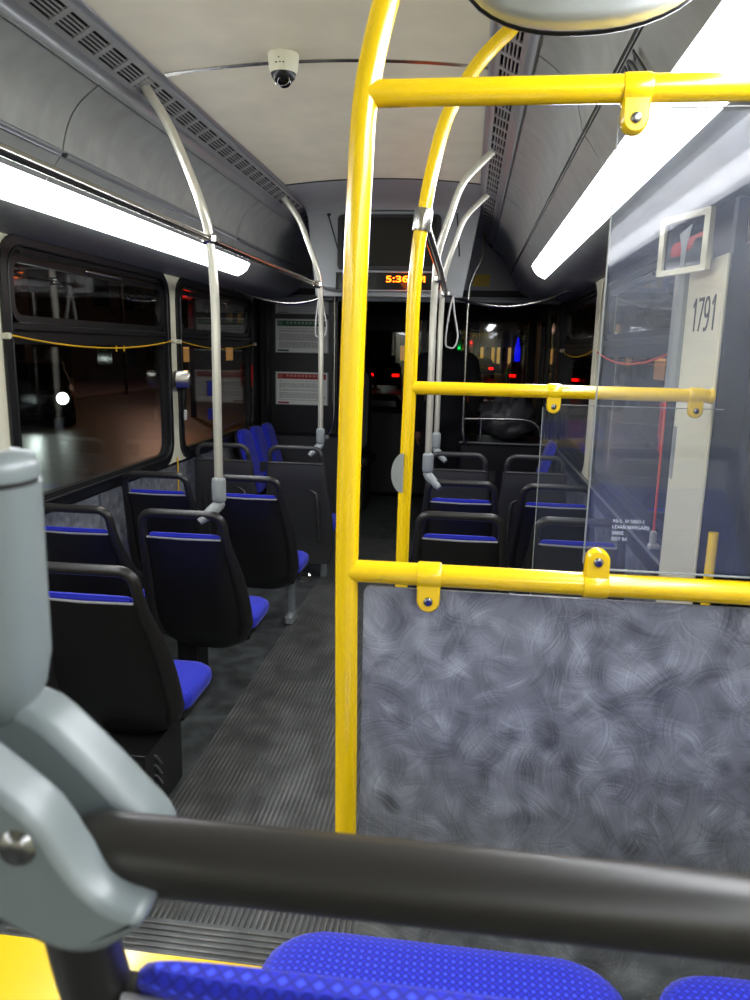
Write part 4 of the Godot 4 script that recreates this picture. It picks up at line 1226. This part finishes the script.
# ------------------------------------------------------------------ small things
func build_small_things() -> void:
	# dome camera
	var c := thing("dome_camera", "cream dome security camera under the ceiling seam", "camera", Vector3(-0.108, 2.380, -2.44))
	c.scale = Vector3(0.87, 0.74, 0.87)
	obj("base", MB.new().lathe([Vector2(0.044, -0.075), Vector2(0.05, -0.06), Vector2(0.054, -0.02), Vector2(0.055, 0.0)], Vector3.ZERO, Vector3.UP, 28).done(), M.cream_enamel, c)
	obj("collar", MB.new().lathe([Vector2(0.03, -0.10), Vector2(0.04, -0.092), Vector2(0.045, -0.074)], Vector3.ZERO, Vector3.UP, 28).done(), M.dark_tube, c)
	obj("lens_dome", MB.new().lathe([Vector2(0.002, -0.128), Vector2(0.018, -0.122), Vector2(0.029, -0.108), Vector2(0.033, -0.092)], Vector3.ZERO, Vector3.UP, 24).done(), M.lens_black, c)
	var ringp := []
	for k in 21:
		var a := TAU * k / 20.0
		ringp.append(Vector3(0.027 * cos(a), -0.104 + 0.022 * sin(a), 0.022))
	obj("lens_ring", MB.new().tube(ringp, 0.0022, 6, false).done(), M.chrome, c)
	for e in [[-0.004, -0.03], [-0.014, -0.048], [0.0, -0.047], [0.012, -0.048]]:
		obj("marking", MB.new().box(Vector3(e[0], e[1], 0.0515 + (e[1] + 0.03) * 0.06), Vector3(0.006, 0.004, 0.003)).done(), M.lettering_black, c)
	# convex mirror at the top edge
	var m := thing("convex_mirror", "oval convex mirror with a black rim above the yellow top rail", "mirror", Vector3(0.631, 2.020, -1.13))
	m.rotation = Vector3(0.22, -0.05, 0.0)
	var outl := []
	for k in 40:
		var a := TAU * k / 40.0
		outl.append(Vector2(0.172 * signf(cos(a)) * pow(absf(cos(a)), 0.92), 0.094 * signf(sin(a)) * pow(absf(sin(a)), 0.92)))
	var f := Transform3D(Basis(Vector3.RIGHT, PI / 2), Vector3.ZERO)
	obj("shell", MB.new().pad(outl, [[0.06, -0.035], [0.02, -0.022], [0.0, -0.004], [0.0, 0.006], [0.004, 0.009]], f).done(), M.satin_black, m)
	obj("glass", MB.new().pad(outl, [[0.004, 0.008], [0.0055, 0.0095], [0.03, 0.011], [0.06, 0.0135], [0.09, 0.015]], f).done(), M.mirror_face, m)
	obj("bracket", MB.new().tube([Vector3(0.0, 0.0, -0.03), Vector3(0.0, 0.16, -0.06), Vector3(0.0, 0.24, -0.07)], 0.01, 10).done(), M.satin_black, m)
	# number on the right cove
	var n := obj("fleet_number", words("1791", 0.060, 0.002), M.lettering_black)
	n.transform = Transform3D(Basis(Vector3(0, 0, 1), Vector3(-0.60, 0.80, 0).normalized(), Vector3(-0.80, -0.60, 0).normalized()), Vector3(0.7915, 2.026, -1.62))
	tag(n, "black fleet number lettered on the right cove panel under the mirror", "lettering")
	# pull cords
	var cords := [[-2.60, -4.10, -1.0, "yellow pull cord sagging across the big left window"], [-4.24, -5.76, -1.0, "yellow pull cord across the farther left window"], [-4.24, -5.70, 1.0, "thin pull cord across the farther right window"]]
	for e in cords:
		var s: float = e[2]
		var pts := []
		for k in 21:
			var u := k / 20.0
			pts.append(Vector3(s * 1.172, 1.522 - 0.042 * (1.0 - pow(2 * u - 1, 2)), lerpf(e[0], e[1], u)))
		var t := thing("pull_cord", e[3], "cord", Vector3.ZERO, 0.0, "stop request cords")
		obj("cord", MB.new().tube(pts, 0.0036, 6).done(), M.cord_yellow, t)
		obj("guide", MB.new().box(Vector3(s * 1.18, 1.52, e[0] + 0.02), Vector3(0.035, 0.024, 0.018), 0.005).done(), M.cream_enamel, t)
		obj("guide", MB.new().box(Vector3(s * 1.18, 1.52, e[1] - 0.02), Vector3(0.035, 0.024, 0.018), 0.005).done(), M.cream_enamel, t)
		if s < 0 and e[0] > -3.0:
			for dz: float in [-0.82, -0.90]:
				obj("knot", MB.new().box(Vector3(s * 1.172, 1.478, e[0] + dz), Vector3(0.006, 0.03, 0.007), 0.002).done(), M.cord_yellow, t)
	var yc := thing("pull_cord", "short yellow cord running down the wall below the cream pillar", "cord", Vector3.ZERO, 0.0, "stop request cords")
	obj("cord", MB.new().tube([Vector3(-1.188, 0.85, -4.17), Vector3(-1.188, 0.45, -4.17)], 0.004, 6).done(), M.cord_yellow, yc)
	var rc := thing("pull_cord", "orange-red pull cord hanging down beside the door pillar", "cord", Vector3.ZERO, 0.0, "stop request cords")
	var rp := []
	for k in 15:
		var u := k / 14.0
		rp.append(Vector3(1.165, 1.512 - 0.05 * (1.0 - pow(2 * u - 1, 2)), lerpf(-4.08, -2.60, u)))
	rp.append(Vector3(1.15, 1.44, -2.56))
	rp.append(Vector3(1.15, 1.10, -2.555))
	rp.append(Vector3(1.15, 0.90, -2.55))
	obj("cord", MB.new().tube(rp, 0.0042, 8).done(), M.cord_red, rc)
	obj("guide", MB.new().box(Vector3(1.16, 1.475, -2.56), Vector3(0.03, 0.02, 0.02), 0.004).done(), M.chrome, rc)
	obj("end_fitting", MB.new().box(Vector3(1.15, 0.89, -2.55), Vector3(0.022, 0.05, 0.02), 0.005).box(Vector3(1.155, 0.86, -2.55), Vector3(0.04, 0.02, 0.03), 0.005).done(), M.strap_white, rc)
	# grey belt box on the left pillar with its dangling buckle
	var bb := thing("belt_retractor", "grey metal box on the cream pillar with a black buckle below", "retractor", Vector3(-1.15, 1.31, -4.18))
	obj("case", MB.new().pad(rrect(-0.05, -0.055, 0.05, 0.055, 0.02), [[0.006, -0.05], [0.0, -0.042], [0.0, 0.03], [0.01, 0.045]], Transform3D(Basis(Vector3.UP, 0.35), Vector3.ZERO)).done(), M.chrome, bb)
	obj("strap", MB.new().box(Vector3(0.012, -0.14, 0.0), Vector3(0.006, 0.18, 0.028), 0.002, Basis(Vector3.BACK, -0.05)).done(), M.black_plastic, bb)
	obj("buckle", MB.new().box(Vector3(0.018, -0.21, 0.01), Vector3(0.012, 0.06, 0.03), 0.004).done(), M.strap_white, bb)
	# stickers on the glass, red hammer holders
	for e in [[1.22, 0.10, "larger blue sticker on the farther left window glass"], [1.05, 0.075, "smaller blue sticker on the farther left window glass"]]:
		var b := obj("window_sticker", MB.new().box(Vector3(-1.217, e[0], -4.86), Vector3(0.003, e[1], 0.13)).done(), M.sticker_blue)
		tag(b, e[2], "sticker", "blue window stickers")
	for e in [[-1.18, 1.30, -5.70, "red emergency hammer holder beside the farther left window"], [1.17, 1.28, -2.66, "red emergency hammer holder beside the door pillar"]]:
		var b := obj("hammer_holder", MB.new().box(Vector3(e[0], e[1], e[2]), Vector3(0.02, 0.13, 0.02), 0.006).box(Vector3(e[0], e[1] - 0.08, e[2]), Vector3(0.012, 0.06, 0.012), 0.004).done(), M.red_plastic)
		tag(b, e[3], "holder", "red hammer holders")
	# square framed plate above the door pillar, standing in for a presumed glass reflection
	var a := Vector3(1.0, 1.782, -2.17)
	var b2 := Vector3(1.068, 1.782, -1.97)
	var sq := thing("reflection_plate", "square cream-framed dark plate standing in for a presumed glass reflection above the numbered pillar", "plate", (a + b2) / 2)
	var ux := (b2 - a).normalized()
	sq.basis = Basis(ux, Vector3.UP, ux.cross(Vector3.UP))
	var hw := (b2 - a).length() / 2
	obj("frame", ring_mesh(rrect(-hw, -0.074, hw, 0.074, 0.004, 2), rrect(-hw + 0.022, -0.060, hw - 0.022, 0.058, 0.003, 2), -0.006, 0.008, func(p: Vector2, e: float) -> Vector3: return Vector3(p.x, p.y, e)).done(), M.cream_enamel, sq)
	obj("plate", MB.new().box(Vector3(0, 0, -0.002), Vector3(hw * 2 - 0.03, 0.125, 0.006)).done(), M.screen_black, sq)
	obj("reflected_shape", MB.new().plate(soft([Vector2(-0.055, -0.026), Vector2(-0.015, -0.028), Vector2(0.012, -0.020), Vector2(0.032, -0.012), Vector2(0.045, 0.006), Vector2(0.075, 0.010), Vector2(0.074, 0.020), Vector2(0.02, 0.012), Vector2(-0.02, 0.008), Vector2(-0.05, 0.002)], 3), 0.0005, 0.0016, 0.0003).done(), M.red_plastic, sq)  # red smudge and pale funnel copy what the presumed reflection shows
	obj("reflected_shape", MB.new().plate([Vector2(-0.010, -0.055), Vector2(0.008, -0.055), Vector2(0.014, 0.0), Vector2(0.030, 0.045), Vector2(-0.022, 0.026), Vector2(-0.010, -0.01)], 0.0012, 0.0024, 0.0003).done(), M.grey_plastic, sq)
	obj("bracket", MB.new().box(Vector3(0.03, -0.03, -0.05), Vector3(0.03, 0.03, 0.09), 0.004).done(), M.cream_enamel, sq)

# ------------------------------------------------------------------ people
func body_mesh(bones: Array, cell: float, k: float) -> ArrayMesh:   # bones: [a, b, radius a, radius b]; one skin over all as surface nets
	var lo := Vector3.ONE * 1e9
	var hi := -lo
	for e in bones:
		for i in 2:
			lo = lo.min(e[i] - Vector3.ONE * (e[2 + i] + cell * 2))
			hi = hi.max(e[i] + Vector3.ONE * (e[2 + i] + cell * 2))
	var n := Vector3i(((hi - lo) / cell).ceil()) + Vector3i.ONE
	var val := PackedFloat32Array()
	val.resize(n.x * n.y * n.z)
	for iz in n.z:
		for iy in n.y:
			for ix in n.x:
				var p := lo + Vector3(ix, iy, iz) * cell
				var d := 1e3
				for e in bones:
					var a: Vector3 = e[0]
					var ab: Vector3 = e[1] - a
					var h := clampf((p - a).dot(ab) / maxf(ab.length_squared(), 1e-9), 0.0, 1.0)
					var r: float = (p - a - ab * h).length() - lerpf(e[2], e[3], h)
					var m := clampf(0.5 + 0.5 * (d - r) / k, 0.0, 1.0)
					d = lerpf(d, r, m) - k * m * (1.0 - m) if absf(d - r) < k else minf(d, r)
				val[(iz * n.y + iy) * n.x + ix] = d
	var at := {}
	var sx := 1
	var sy := n.x
	var sz := n.x * n.y
	for iz in n.z - 1:
		for iy in n.y - 1:
			for ix in n.x - 1:
				var i := (iz * n.y + iy) * n.x + ix
				var sum := Vector3.ZERO
				var c := 0
				for e in [[0, 1], [2, 3], [4, 5], [6, 7], [0, 2], [1, 3], [4, 6], [5, 7], [0, 4], [1, 5], [2, 6], [3, 7]]:
					var a: int = e[0]
					var b: int = e[1]
					var va := val[i + (a & 1) * sx + ((a >> 1) & 1) * sy + (a >> 2) * sz]
					var vb := val[i + (b & 1) * sx + ((b >> 1) & 1) * sy + (b >> 2) * sz]
					if (va < 0) != (vb < 0):
						var pa := Vector3(a & 1, (a >> 1) & 1, a >> 2)
						var pb := Vector3(b & 1, (b >> 1) & 1, b >> 2)
						sum += pa.lerp(pb, va / (va - vb))
						c += 1
				if c: at[i] = lo + (Vector3(ix, iy, iz) + sum / c) * cell
	var mb := MB.new()
	mb.smooth()
	for iz in range(1, n.z - 1):
		for iy in range(1, n.y - 1):
			for ix in range(1, n.x - 1):
				var i := (iz * n.y + iy) * n.x + ix
				for ax in [[sx, sy, sz], [sy, sz, sx], [sz, sx, sy]]:
					var a := val[i] < 0
					var b := val[i + ax[0]] < 0
					if a == b: continue
					var q := [i, i - ax[1], i - ax[1] - ax[2], i - ax[2]]
					if a: mb.q(at[q[0]], at[q[1]], at[q[2]], at[q[3]])
					else: mb.q(at[q[3]], at[q[2]], at[q[1]], at[q[0]])
	return mb.done()

func build_people() -> void:
	var t := thing("person", "person in dark navy coat standing at the front, back turned", "person", Vector3(0.31, 0, -6.62))
	var B := []
	var add := func(a: Vector3, b: Vector3, ra: float, rb: float) -> void: B.append([a, b, ra, rb])
	# face -z; coat, trousers and shoes are one skin
	add.call(Vector3(-0.10, 0.95, 0), Vector3(0.10, 0.95, 0), 0.13, 0.13)
	add.call(Vector3(0, 0.95, 0), Vector3(0, 1.20, 0.01), 0.165, 0.16)
	add.call(Vector3(-0.07, 1.20, 0.01), Vector3(-0.09, 1.38, 0.01), 0.12, 0.11)
	add.call(Vector3(0.07, 1.20, 0.01), Vector3(0.09, 1.38, 0.01), 0.12, 0.11)
	add.call(Vector3(-0.17, 1.41, 0.01), Vector3(0.17, 1.41, 0.01), 0.075, 0.075)
	add.call(Vector3(0, 1.42, 0.01), Vector3(0, 1.53, -0.01), 0.07, 0.055)
	add.call(Vector3(0, 1.585, -0.01), Vector3(0, 1.635, -0.02), 0.085, 0.092)
	add.call(Vector3(0, 1.55, -0.06), Vector3(0, 1.58, -0.07), 0.05, 0.055)
	add.call(Vector3(0, 1.60, -0.115), Vector3(0, 1.585, -0.125), 0.014, 0.016)
	for s: float in [-1.0, 1.0]:
		add.call(Vector3(s * 0.21, 1.40, 0.01), Vector3(s * 0.27, 1.13, 0.02), 0.068, 0.056)
		add.call(Vector3(s * 0.27, 1.13, 0.02), Vector3(s * 0.25, 0.90, -0.08), 0.054, 0.042)
		add.call(Vector3(s * 0.25, 0.90, -0.08), Vector3(s * 0.245, 0.80, -0.11), 0.034, 0.036)
		add.call(Vector3(s * 0.09, 0.90, 0), Vector3(s * 0.10, 0.50, -0.01), 0.105, 0.072)
		add.call(Vector3(s * 0.10, 0.50, -0.01), Vector3(s * 0.10, 0.09, 0.02), 0.07, 0.048)
		add.call(Vector3(s * 0.10, 0.05, 0.03), Vector3(s * 0.11, 0.045, -0.15), 0.045, 0.042)
		add.call(Vector3(s * 0.093, 1.61, 0.0), Vector3(s * 0.096, 1.63, 0.0), 0.016, 0.018)
	obj("body", body_mesh(B, 0.019, 0.05), M.navy_cloth, t)
	obj("hair", body_mesh([[Vector3(0, 1.63, 0.012), Vector3(0, 1.665, -0.01), 0.094, 0.088], [Vector3(0, 1.57, 0.05), Vector3(0, 1.62, 0.03), 0.06, 0.085]], 0.015, 0.03), M.hair_dark, t)
	obj("face", body_mesh([[Vector3(0, 1.585, -0.05), Vector3(0, 1.64, -0.05), 0.066, 0.074], [Vector3(0, 1.61, -0.12), Vector3(0, 1.592, -0.128), 0.014, 0.016]], 0.012, 0.02), M.skin, t)
	for s: float in [-1.0, 1.0]:
		var hand := []
		var c := Vector3(s * 0.245, 0.79, -0.115)
		hand.append([c, c + Vector3(0, -0.06, -0.015), 0.024, 0.03])
		for k in 4:
			var f := c + Vector3(s * 0.004, -0.07, -0.045 + 0.020 * k)
			hand.append([f, f + Vector3(-s * 0.004, -0.040 - 0.006 * (1.0 if k in [1, 2] else 0.0), -0.004), 0.0095, 0.009])
			hand.append([f + Vector3(-s * 0.004, -0.042, -0.004), f + Vector3(-s * 0.018, -0.068, -0.006), 0.009, 0.008])
		hand.append([c + Vector3(0, -0.025, -0.03), c + Vector3(-s * 0.012, -0.06, -0.058), 0.011, 0.0095])
		obj("hand", body_mesh(hand, 0.007, 0.008), M.skin, t)

# ------------------------------------------------------------------ the street outside
func make_car(called: String, label: String, at: Vector3, turn: float, m: Material, front_glow: bool) -> void:
	var t := thing(called, label, "car", at, turn, "cars in the night street")
	var side := [Vector2(-2.15, 0.35), Vector2(-2.1, 0.75), Vector2(-1.9, 0.86), Vector2(-1.0, 0.95), Vector2(-0.35, 1.42), Vector2(0.9, 1.45), Vector2(1.6, 1.0), Vector2(2.1, 0.92), Vector2(2.18, 0.4), Vector2(1.9, 0.22), Vector2(-1.9, 0.22)]
	var rings := []
	for e in [[-0.86, 0.94], [-0.78, 1.0], [0.78, 1.0], [0.86, 0.94]]:
		var ring := PackedVector3Array()
		for p: Vector2 in side:
			var across: float = e[0] * (0.78 if p.y > 1.2 else 1.0)
			ring.append(Vector3(across, p.y * e[1], p.x * (0.5 + e[1] * 0.5)))
		rings.append(ring)
	obj("body", MB.new().loft(rings, true, true, true, false).done(), m, t)
	obj("rear_window", MB.new().box(Vector3(0, 1.22, 1.22), Vector3(1.2, 0.5, 0.03), 0.0, Basis(Vector3.RIGHT, -0.98)).done(), M.car_glass, t)
	obj("windscreen", MB.new().box(Vector3(0, 1.18, -0.70), Vector3(1.25, 0.72, 0.03), 0.0, Basis(Vector3.RIGHT, 0.94)).done(), M.car_glass, t)
	for s: float in [-1.0, 1.0]:
		obj("side_window", MB.new().box(Vector3(s * 0.76, 1.18, 0.25), Vector3(0.03, 0.30, 1.3), 0.0, Basis(Vector3.BACK, s * 0.5)).done(), M.car_glass, t)
		for z: float in [-1.35, 1.35]:
			obj("wheel", MB.new().lathe([Vector2(0.2, -0.1), Vector2(0.32, -0.09), Vector2(0.32, 0.09), Vector2(0.2, 0.1)], Vector3(s * 0.78, 0.32, z), Vector3.RIGHT, 18).done(), M.matte_black, t)
		obj("tail_light", MB.new().box(Vector3(s * 0.62, 0.72, 2.13), Vector3(0.34, 0.14, 0.06), 0.02).done(), M.tail_light_glow, t)
		obj("head_lamp", MB.new().lathe([Vector2(0.14, 0), Vector2(0.13, 0.05), Vector2(0.07, 0.09), Vector2(0.01, 0.1)], Vector3(s * 0.62, 0.66, -2.08), Vector3(0, 0, -1), 16).done(), M.head_lamp_glow if front_glow else M.car_glass, t)
	if front_glow:
		var l := SpotLight3D.new()
		l.name = "head_lamp_beam"
		l.position = Vector3(0, 0.66, -2.25)
		l.spot_angle = 40.0
		l.spot_range = 40.0
		l.light_energy = 0.8
		l.light_size = 0.1
		l.light_color = Color(0.92, 1.0, 0.96)
		l.shadow_enabled = true
		t.add_child(l)

func make_building(label: String, at: Vector3, size: Vector3, m: Material, face: float, cols: int, rows: int, lit: Array, shop: Material = null) -> void:   # face: 1 looks to +x, -1 to -x, 0 to +z
	var t := thing("street_building", label, "building", at, 0.0, "buildings along the street")
	obj("walls", MB.new().box(Vector3(0, size.y / 2, 0), size, 0.05).done(), m, t)
	obj("cornice", MB.new().box(Vector3(0, size.y + 0.1, 0), Vector3(size.x + 0.3, 0.3, size.z + 0.3), 0.05).done(), m, t)
	var along := size.x if face == 0 else size.z
	for c in cols:
		for r in rows:
			var u := (c + 0.5) / cols * along - along / 2
			var y := 1.6 + 2.9 * r
			if y + 1.0 > size.y: continue
			var on := (c + r * cols) in lit
			var wm: Material = (shop if shop and r == 0 else M.lit_window) if on else M.car_glass
			var p := Vector3(u, y, size.z / 2 + 0.02) if face == 0 else Vector3(face * (size.x / 2 + 0.02), y, u)
			var s := Vector3(along / cols * 0.55, 1.5, 0.06) if face == 0 else Vector3(0.06, 1.5, along / cols * 0.55)
			var win := obj("window", MB.new().box(p, s, 0.02).done(), wm, t)
			obj("sill", MB.new().box(p - Vector3(0, 0.82, 0), s * Vector3(1.1, 0.08, 1.1) + Vector3(0.05, 0, 0.05), 0.01).done(), m, win)

func make_tree(label: String, at: Vector3, h: float, sd: int) -> void:
	var t := thing("street_tree", label, "tree", at, 0.0, "street trees in the dark")
	obj("trunk", MB.new().tube([Vector3.ZERO, Vector3(0.05, h * 0.3, 0), Vector3(-0.05, h * 0.6, 0.1)], [0.2, 0.15, 0.08], 8).done(), M.bark, t)
	var fn := FastNoiseLite.new()
	fn.seed = sd
	fn.frequency = 1.6
	var b := MB.new()
	var r := RandomNumberGenerator.new()
	r.seed = sd
	for k in 900:
		var d := Vector3(r.randfn(), r.randfn(), r.randfn()).normalized()
		var p := Vector3(0, h * 0.68, 0) + d * Vector3(h * 0.30, h * 0.32, h * 0.30) * r.randf_range(0.45, 1.0) * (1.0 + 0.4 * fn.get_noise_3dv(d))
		var u := Vector3(r.randfn(), r.randfn(), r.randfn()).normalized() * h * 0.035
		var v := u.cross(d).normalized() * h * 0.025
		b.flat()
		b.q(p - u, p + v, p + u, p - v)
	var o := obj("crown", b.done(), M.leaf_dark, t)
	o.set_meta("kind", "stuff")

func make_signal(label: String, at: Vector3, lamps: Array, s := 1.0) -> void:   # lamps from the top down
	var t := thing("traffic_signal", label, "traffic signal", at, 0.0, "traffic signals")
	obj("mast", MB.new().tube([Vector3(0, 0, -0.2), Vector3(0, 5.2 * s, -0.2)], 0.08, 10).done(), M.matte_black, t)
	obj("head", MB.new().box(Vector3(0, 3.65 * s, 0), Vector3(0.36, 1.15, 0.22), 0.03).done(), M.matte_black, t)
	for k in lamps.size():
		var p := Vector3(0, 3.65 * s + 0.36 - 0.36 * k, 0.12)
		obj("signal_lamp", MB.new().lathe([Vector2(0.14, 0), Vector2(0.13, 0.03), Vector2(0.06, 0.05)], p, Vector3(0, 0, 1), 16).done(), lamps[k], t)
		obj("visor", MB.new().lathe([Vector2(0.15, 0), Vector2(0.15, 0.05)], p, Vector3(0, 0, 1), 16).done(), M.matte_black, t)
		if lamps[k] != M.car_glass:
			var l := OmniLight3D.new()
			l.name = "signal_lamp_glow"
			l.position = p + Vector3(0, 0, 0.2)
			l.light_color = (lamps[k] as StandardMaterial3D).emission
			l.light_energy = 1.5
			l.light_size = 0.12
			l.omni_range = 30.0
			l.shadow_enabled = true
			t.add_child(l, true)

func make_lamp(label: String, at: Vector3, e: float) -> void:
	var t := thing("street_lamp", label, "lamp", at, 0.0, "street lamps")
	obj("post", MB.new().tube(spline([Vector3(0, 0, 0), Vector3(0, 4.6, 0), Vector3(0.25, 5.6, 0), Vector3(1.0, 5.9, 0)]), 0.06, 8).done(), M.matte_black, t)
	obj("lamp_head", MB.new().box(Vector3(1.2, 5.9, 0), Vector3(0.6, 0.12, 0.25), 0.03).done(), M.grey_plastic, t)
	obj("bulb_glow", MB.new().box(Vector3(1.2, 5.82, 0), Vector3(0.4, 0.05, 0.18), 0.01).done(), M.street_lamp_glow, t)
	var l := OmniLight3D.new()
	l.name = "street_lamp_light"
	l.position = Vector3(1.2, 5.7, 0)
	l.light_color = Color(1.0, 0.78, 0.68)
	l.light_energy = e
	l.light_size = 0.15
	l.omni_range = 40.0
	l.shadow_enabled = true
	t.add_child(l)

func build_street() -> void:
	var g := -0.42
	struct("road", MB.new().box(Vector3(0, g - 0.1, -45), Vector3(80, 0.2, 150)).done(), M.asphalt)
	var pv := struct("pavement_left", MB.new().box(Vector3(-15.2, g + 0.06, -45), Vector3(5.0, 0.14, 150), 0.02).done(), M.pavement_concrete)
	struct("pavement_right", MB.new().box(Vector3(6.5, g + 0.06, -45), Vector3(4.0, 0.14, 150), 0.02).done(), M.pavement_concrete)
	make_car("street_car", "oncoming dark car with bright headlamps outside the big left window", Vector3(-10.25, g, -17.6), PI + 0.5, M.car_dark, true)
	make_car("street_car", "dark car with red tail lights ahead, seen left of the far yellow post", Vector3(-3.6, g, -38.0), 0.0, M.car_dark, false)
	make_car("street_car", "dark red car ahead in the right part of the windshield", Vector3(3.4, g, -42.0), 0.0, M.car_red, false)
	make_car("street_car", "parked dark car outside the right windows", Vector3(4.4, g, -26.0), 0.05, M.car_dark, false)
	make_car("street_car", "farther dark car with red tail lights in the middle of the windshield", Vector3(1.5, g, -58.0), 0.0, M.car_dark, false)
	make_car("street_car", "distant oncoming car with small bright headlamps left of the far yellow post", Vector3(-6.2, g, -62.0), PI, M.car_dark, true)
	make_building("dark brick building across the street behind the oncoming car", Vector3(-22.5, g, -22), Vector3(8, 9, 18), M.facade_dark, 1.0, 6, 3, [])
	make_building("building with two warm lit windows beyond the farther left window", Vector3(-22, g, -48), Vector3(8, 8, 26), M.facade_dark, 1.0, 9, 2, [1, 4])
	make_building("floodlit cream building at the end of the street, right of the person", Vector3(3.2, g, -74), Vector3(3.6, 4.6, 4), M.facade_cream, 0.0, 7, 1, [0, 2, 3, 5], M.lit_floodlight)
	make_building("dark building at the end of the street left of the person", Vector3(-10, g, -80), Vector3(14, 11, 6), M.facade_dark, 0.0, 7, 3, [1, 5, 9, 17])
	make_building("dark building along the right pavement outside the right windows", Vector3(13, g, -40), Vector3(8, 9, 40), M.facade_dark, -1.0, 12, 3, [3, 7, 15, 20])
	# blue lit spire
	var sp := thing("lit_spire", "narrow blue-lit spire beside the floodlit building", "tower", Vector3(4.9, g, -71))
	obj("shaft", MB.new().tube([Vector3.ZERO, Vector3(0, 2.3, 0), Vector3(0, 3.3, 0)], [0.32, 0.28, 0.05], 6).done(), M.lit_blue, sp)
	obj("plinth", MB.new().box(Vector3(0, 0.3, 0), Vector3(1.5, 0.6, 1.5), 0.05).done(), M.facade_dark, sp)
	make_tree("dark tree left of the far yellow post through the windshield", Vector3(-6.0, g, -46), 9.0, 3)
	make_tree("dark tree behind the standing person through the windshield", Vector3(6.0, g, -64), 6.0, 8)
	make_tree("dark tree outside the big left window with lamplit leaves", Vector3(-13.6, g, -35), 7.0, 15)
	make_tree("dark tree outside the farther right window", Vector3(6.4, g, -22), 6.0, 21)
	make_signal("traffic signal glowing green, amber and red outside the farther left window", Vector3(-6.93, g, -19.4), [M.signal_green, M.signal_amber, M.signal_red])
	make_signal("small red traffic signal beyond the windshield centre", Vector3(0.6, g, -62), [M.signal_red, M.car_glass, M.car_glass], 0.62)
	make_signal("small green traffic signal beyond the windshield, right of centre", Vector3(-0.4, g, -66), [M.car_glass, M.car_glass, M.signal_green], 0.7)
	make_lamp("street lamp outside the big left window", Vector3(-12.6, g, -27.5), 9.0)
	make_lamp("street lamp ahead on the left pavement", Vector3(-8.0, g, -52), 5.0)
	make_lamp("street lamp on the right pavement outside the right windows", Vector3(4.8, g, -34), 2.5)
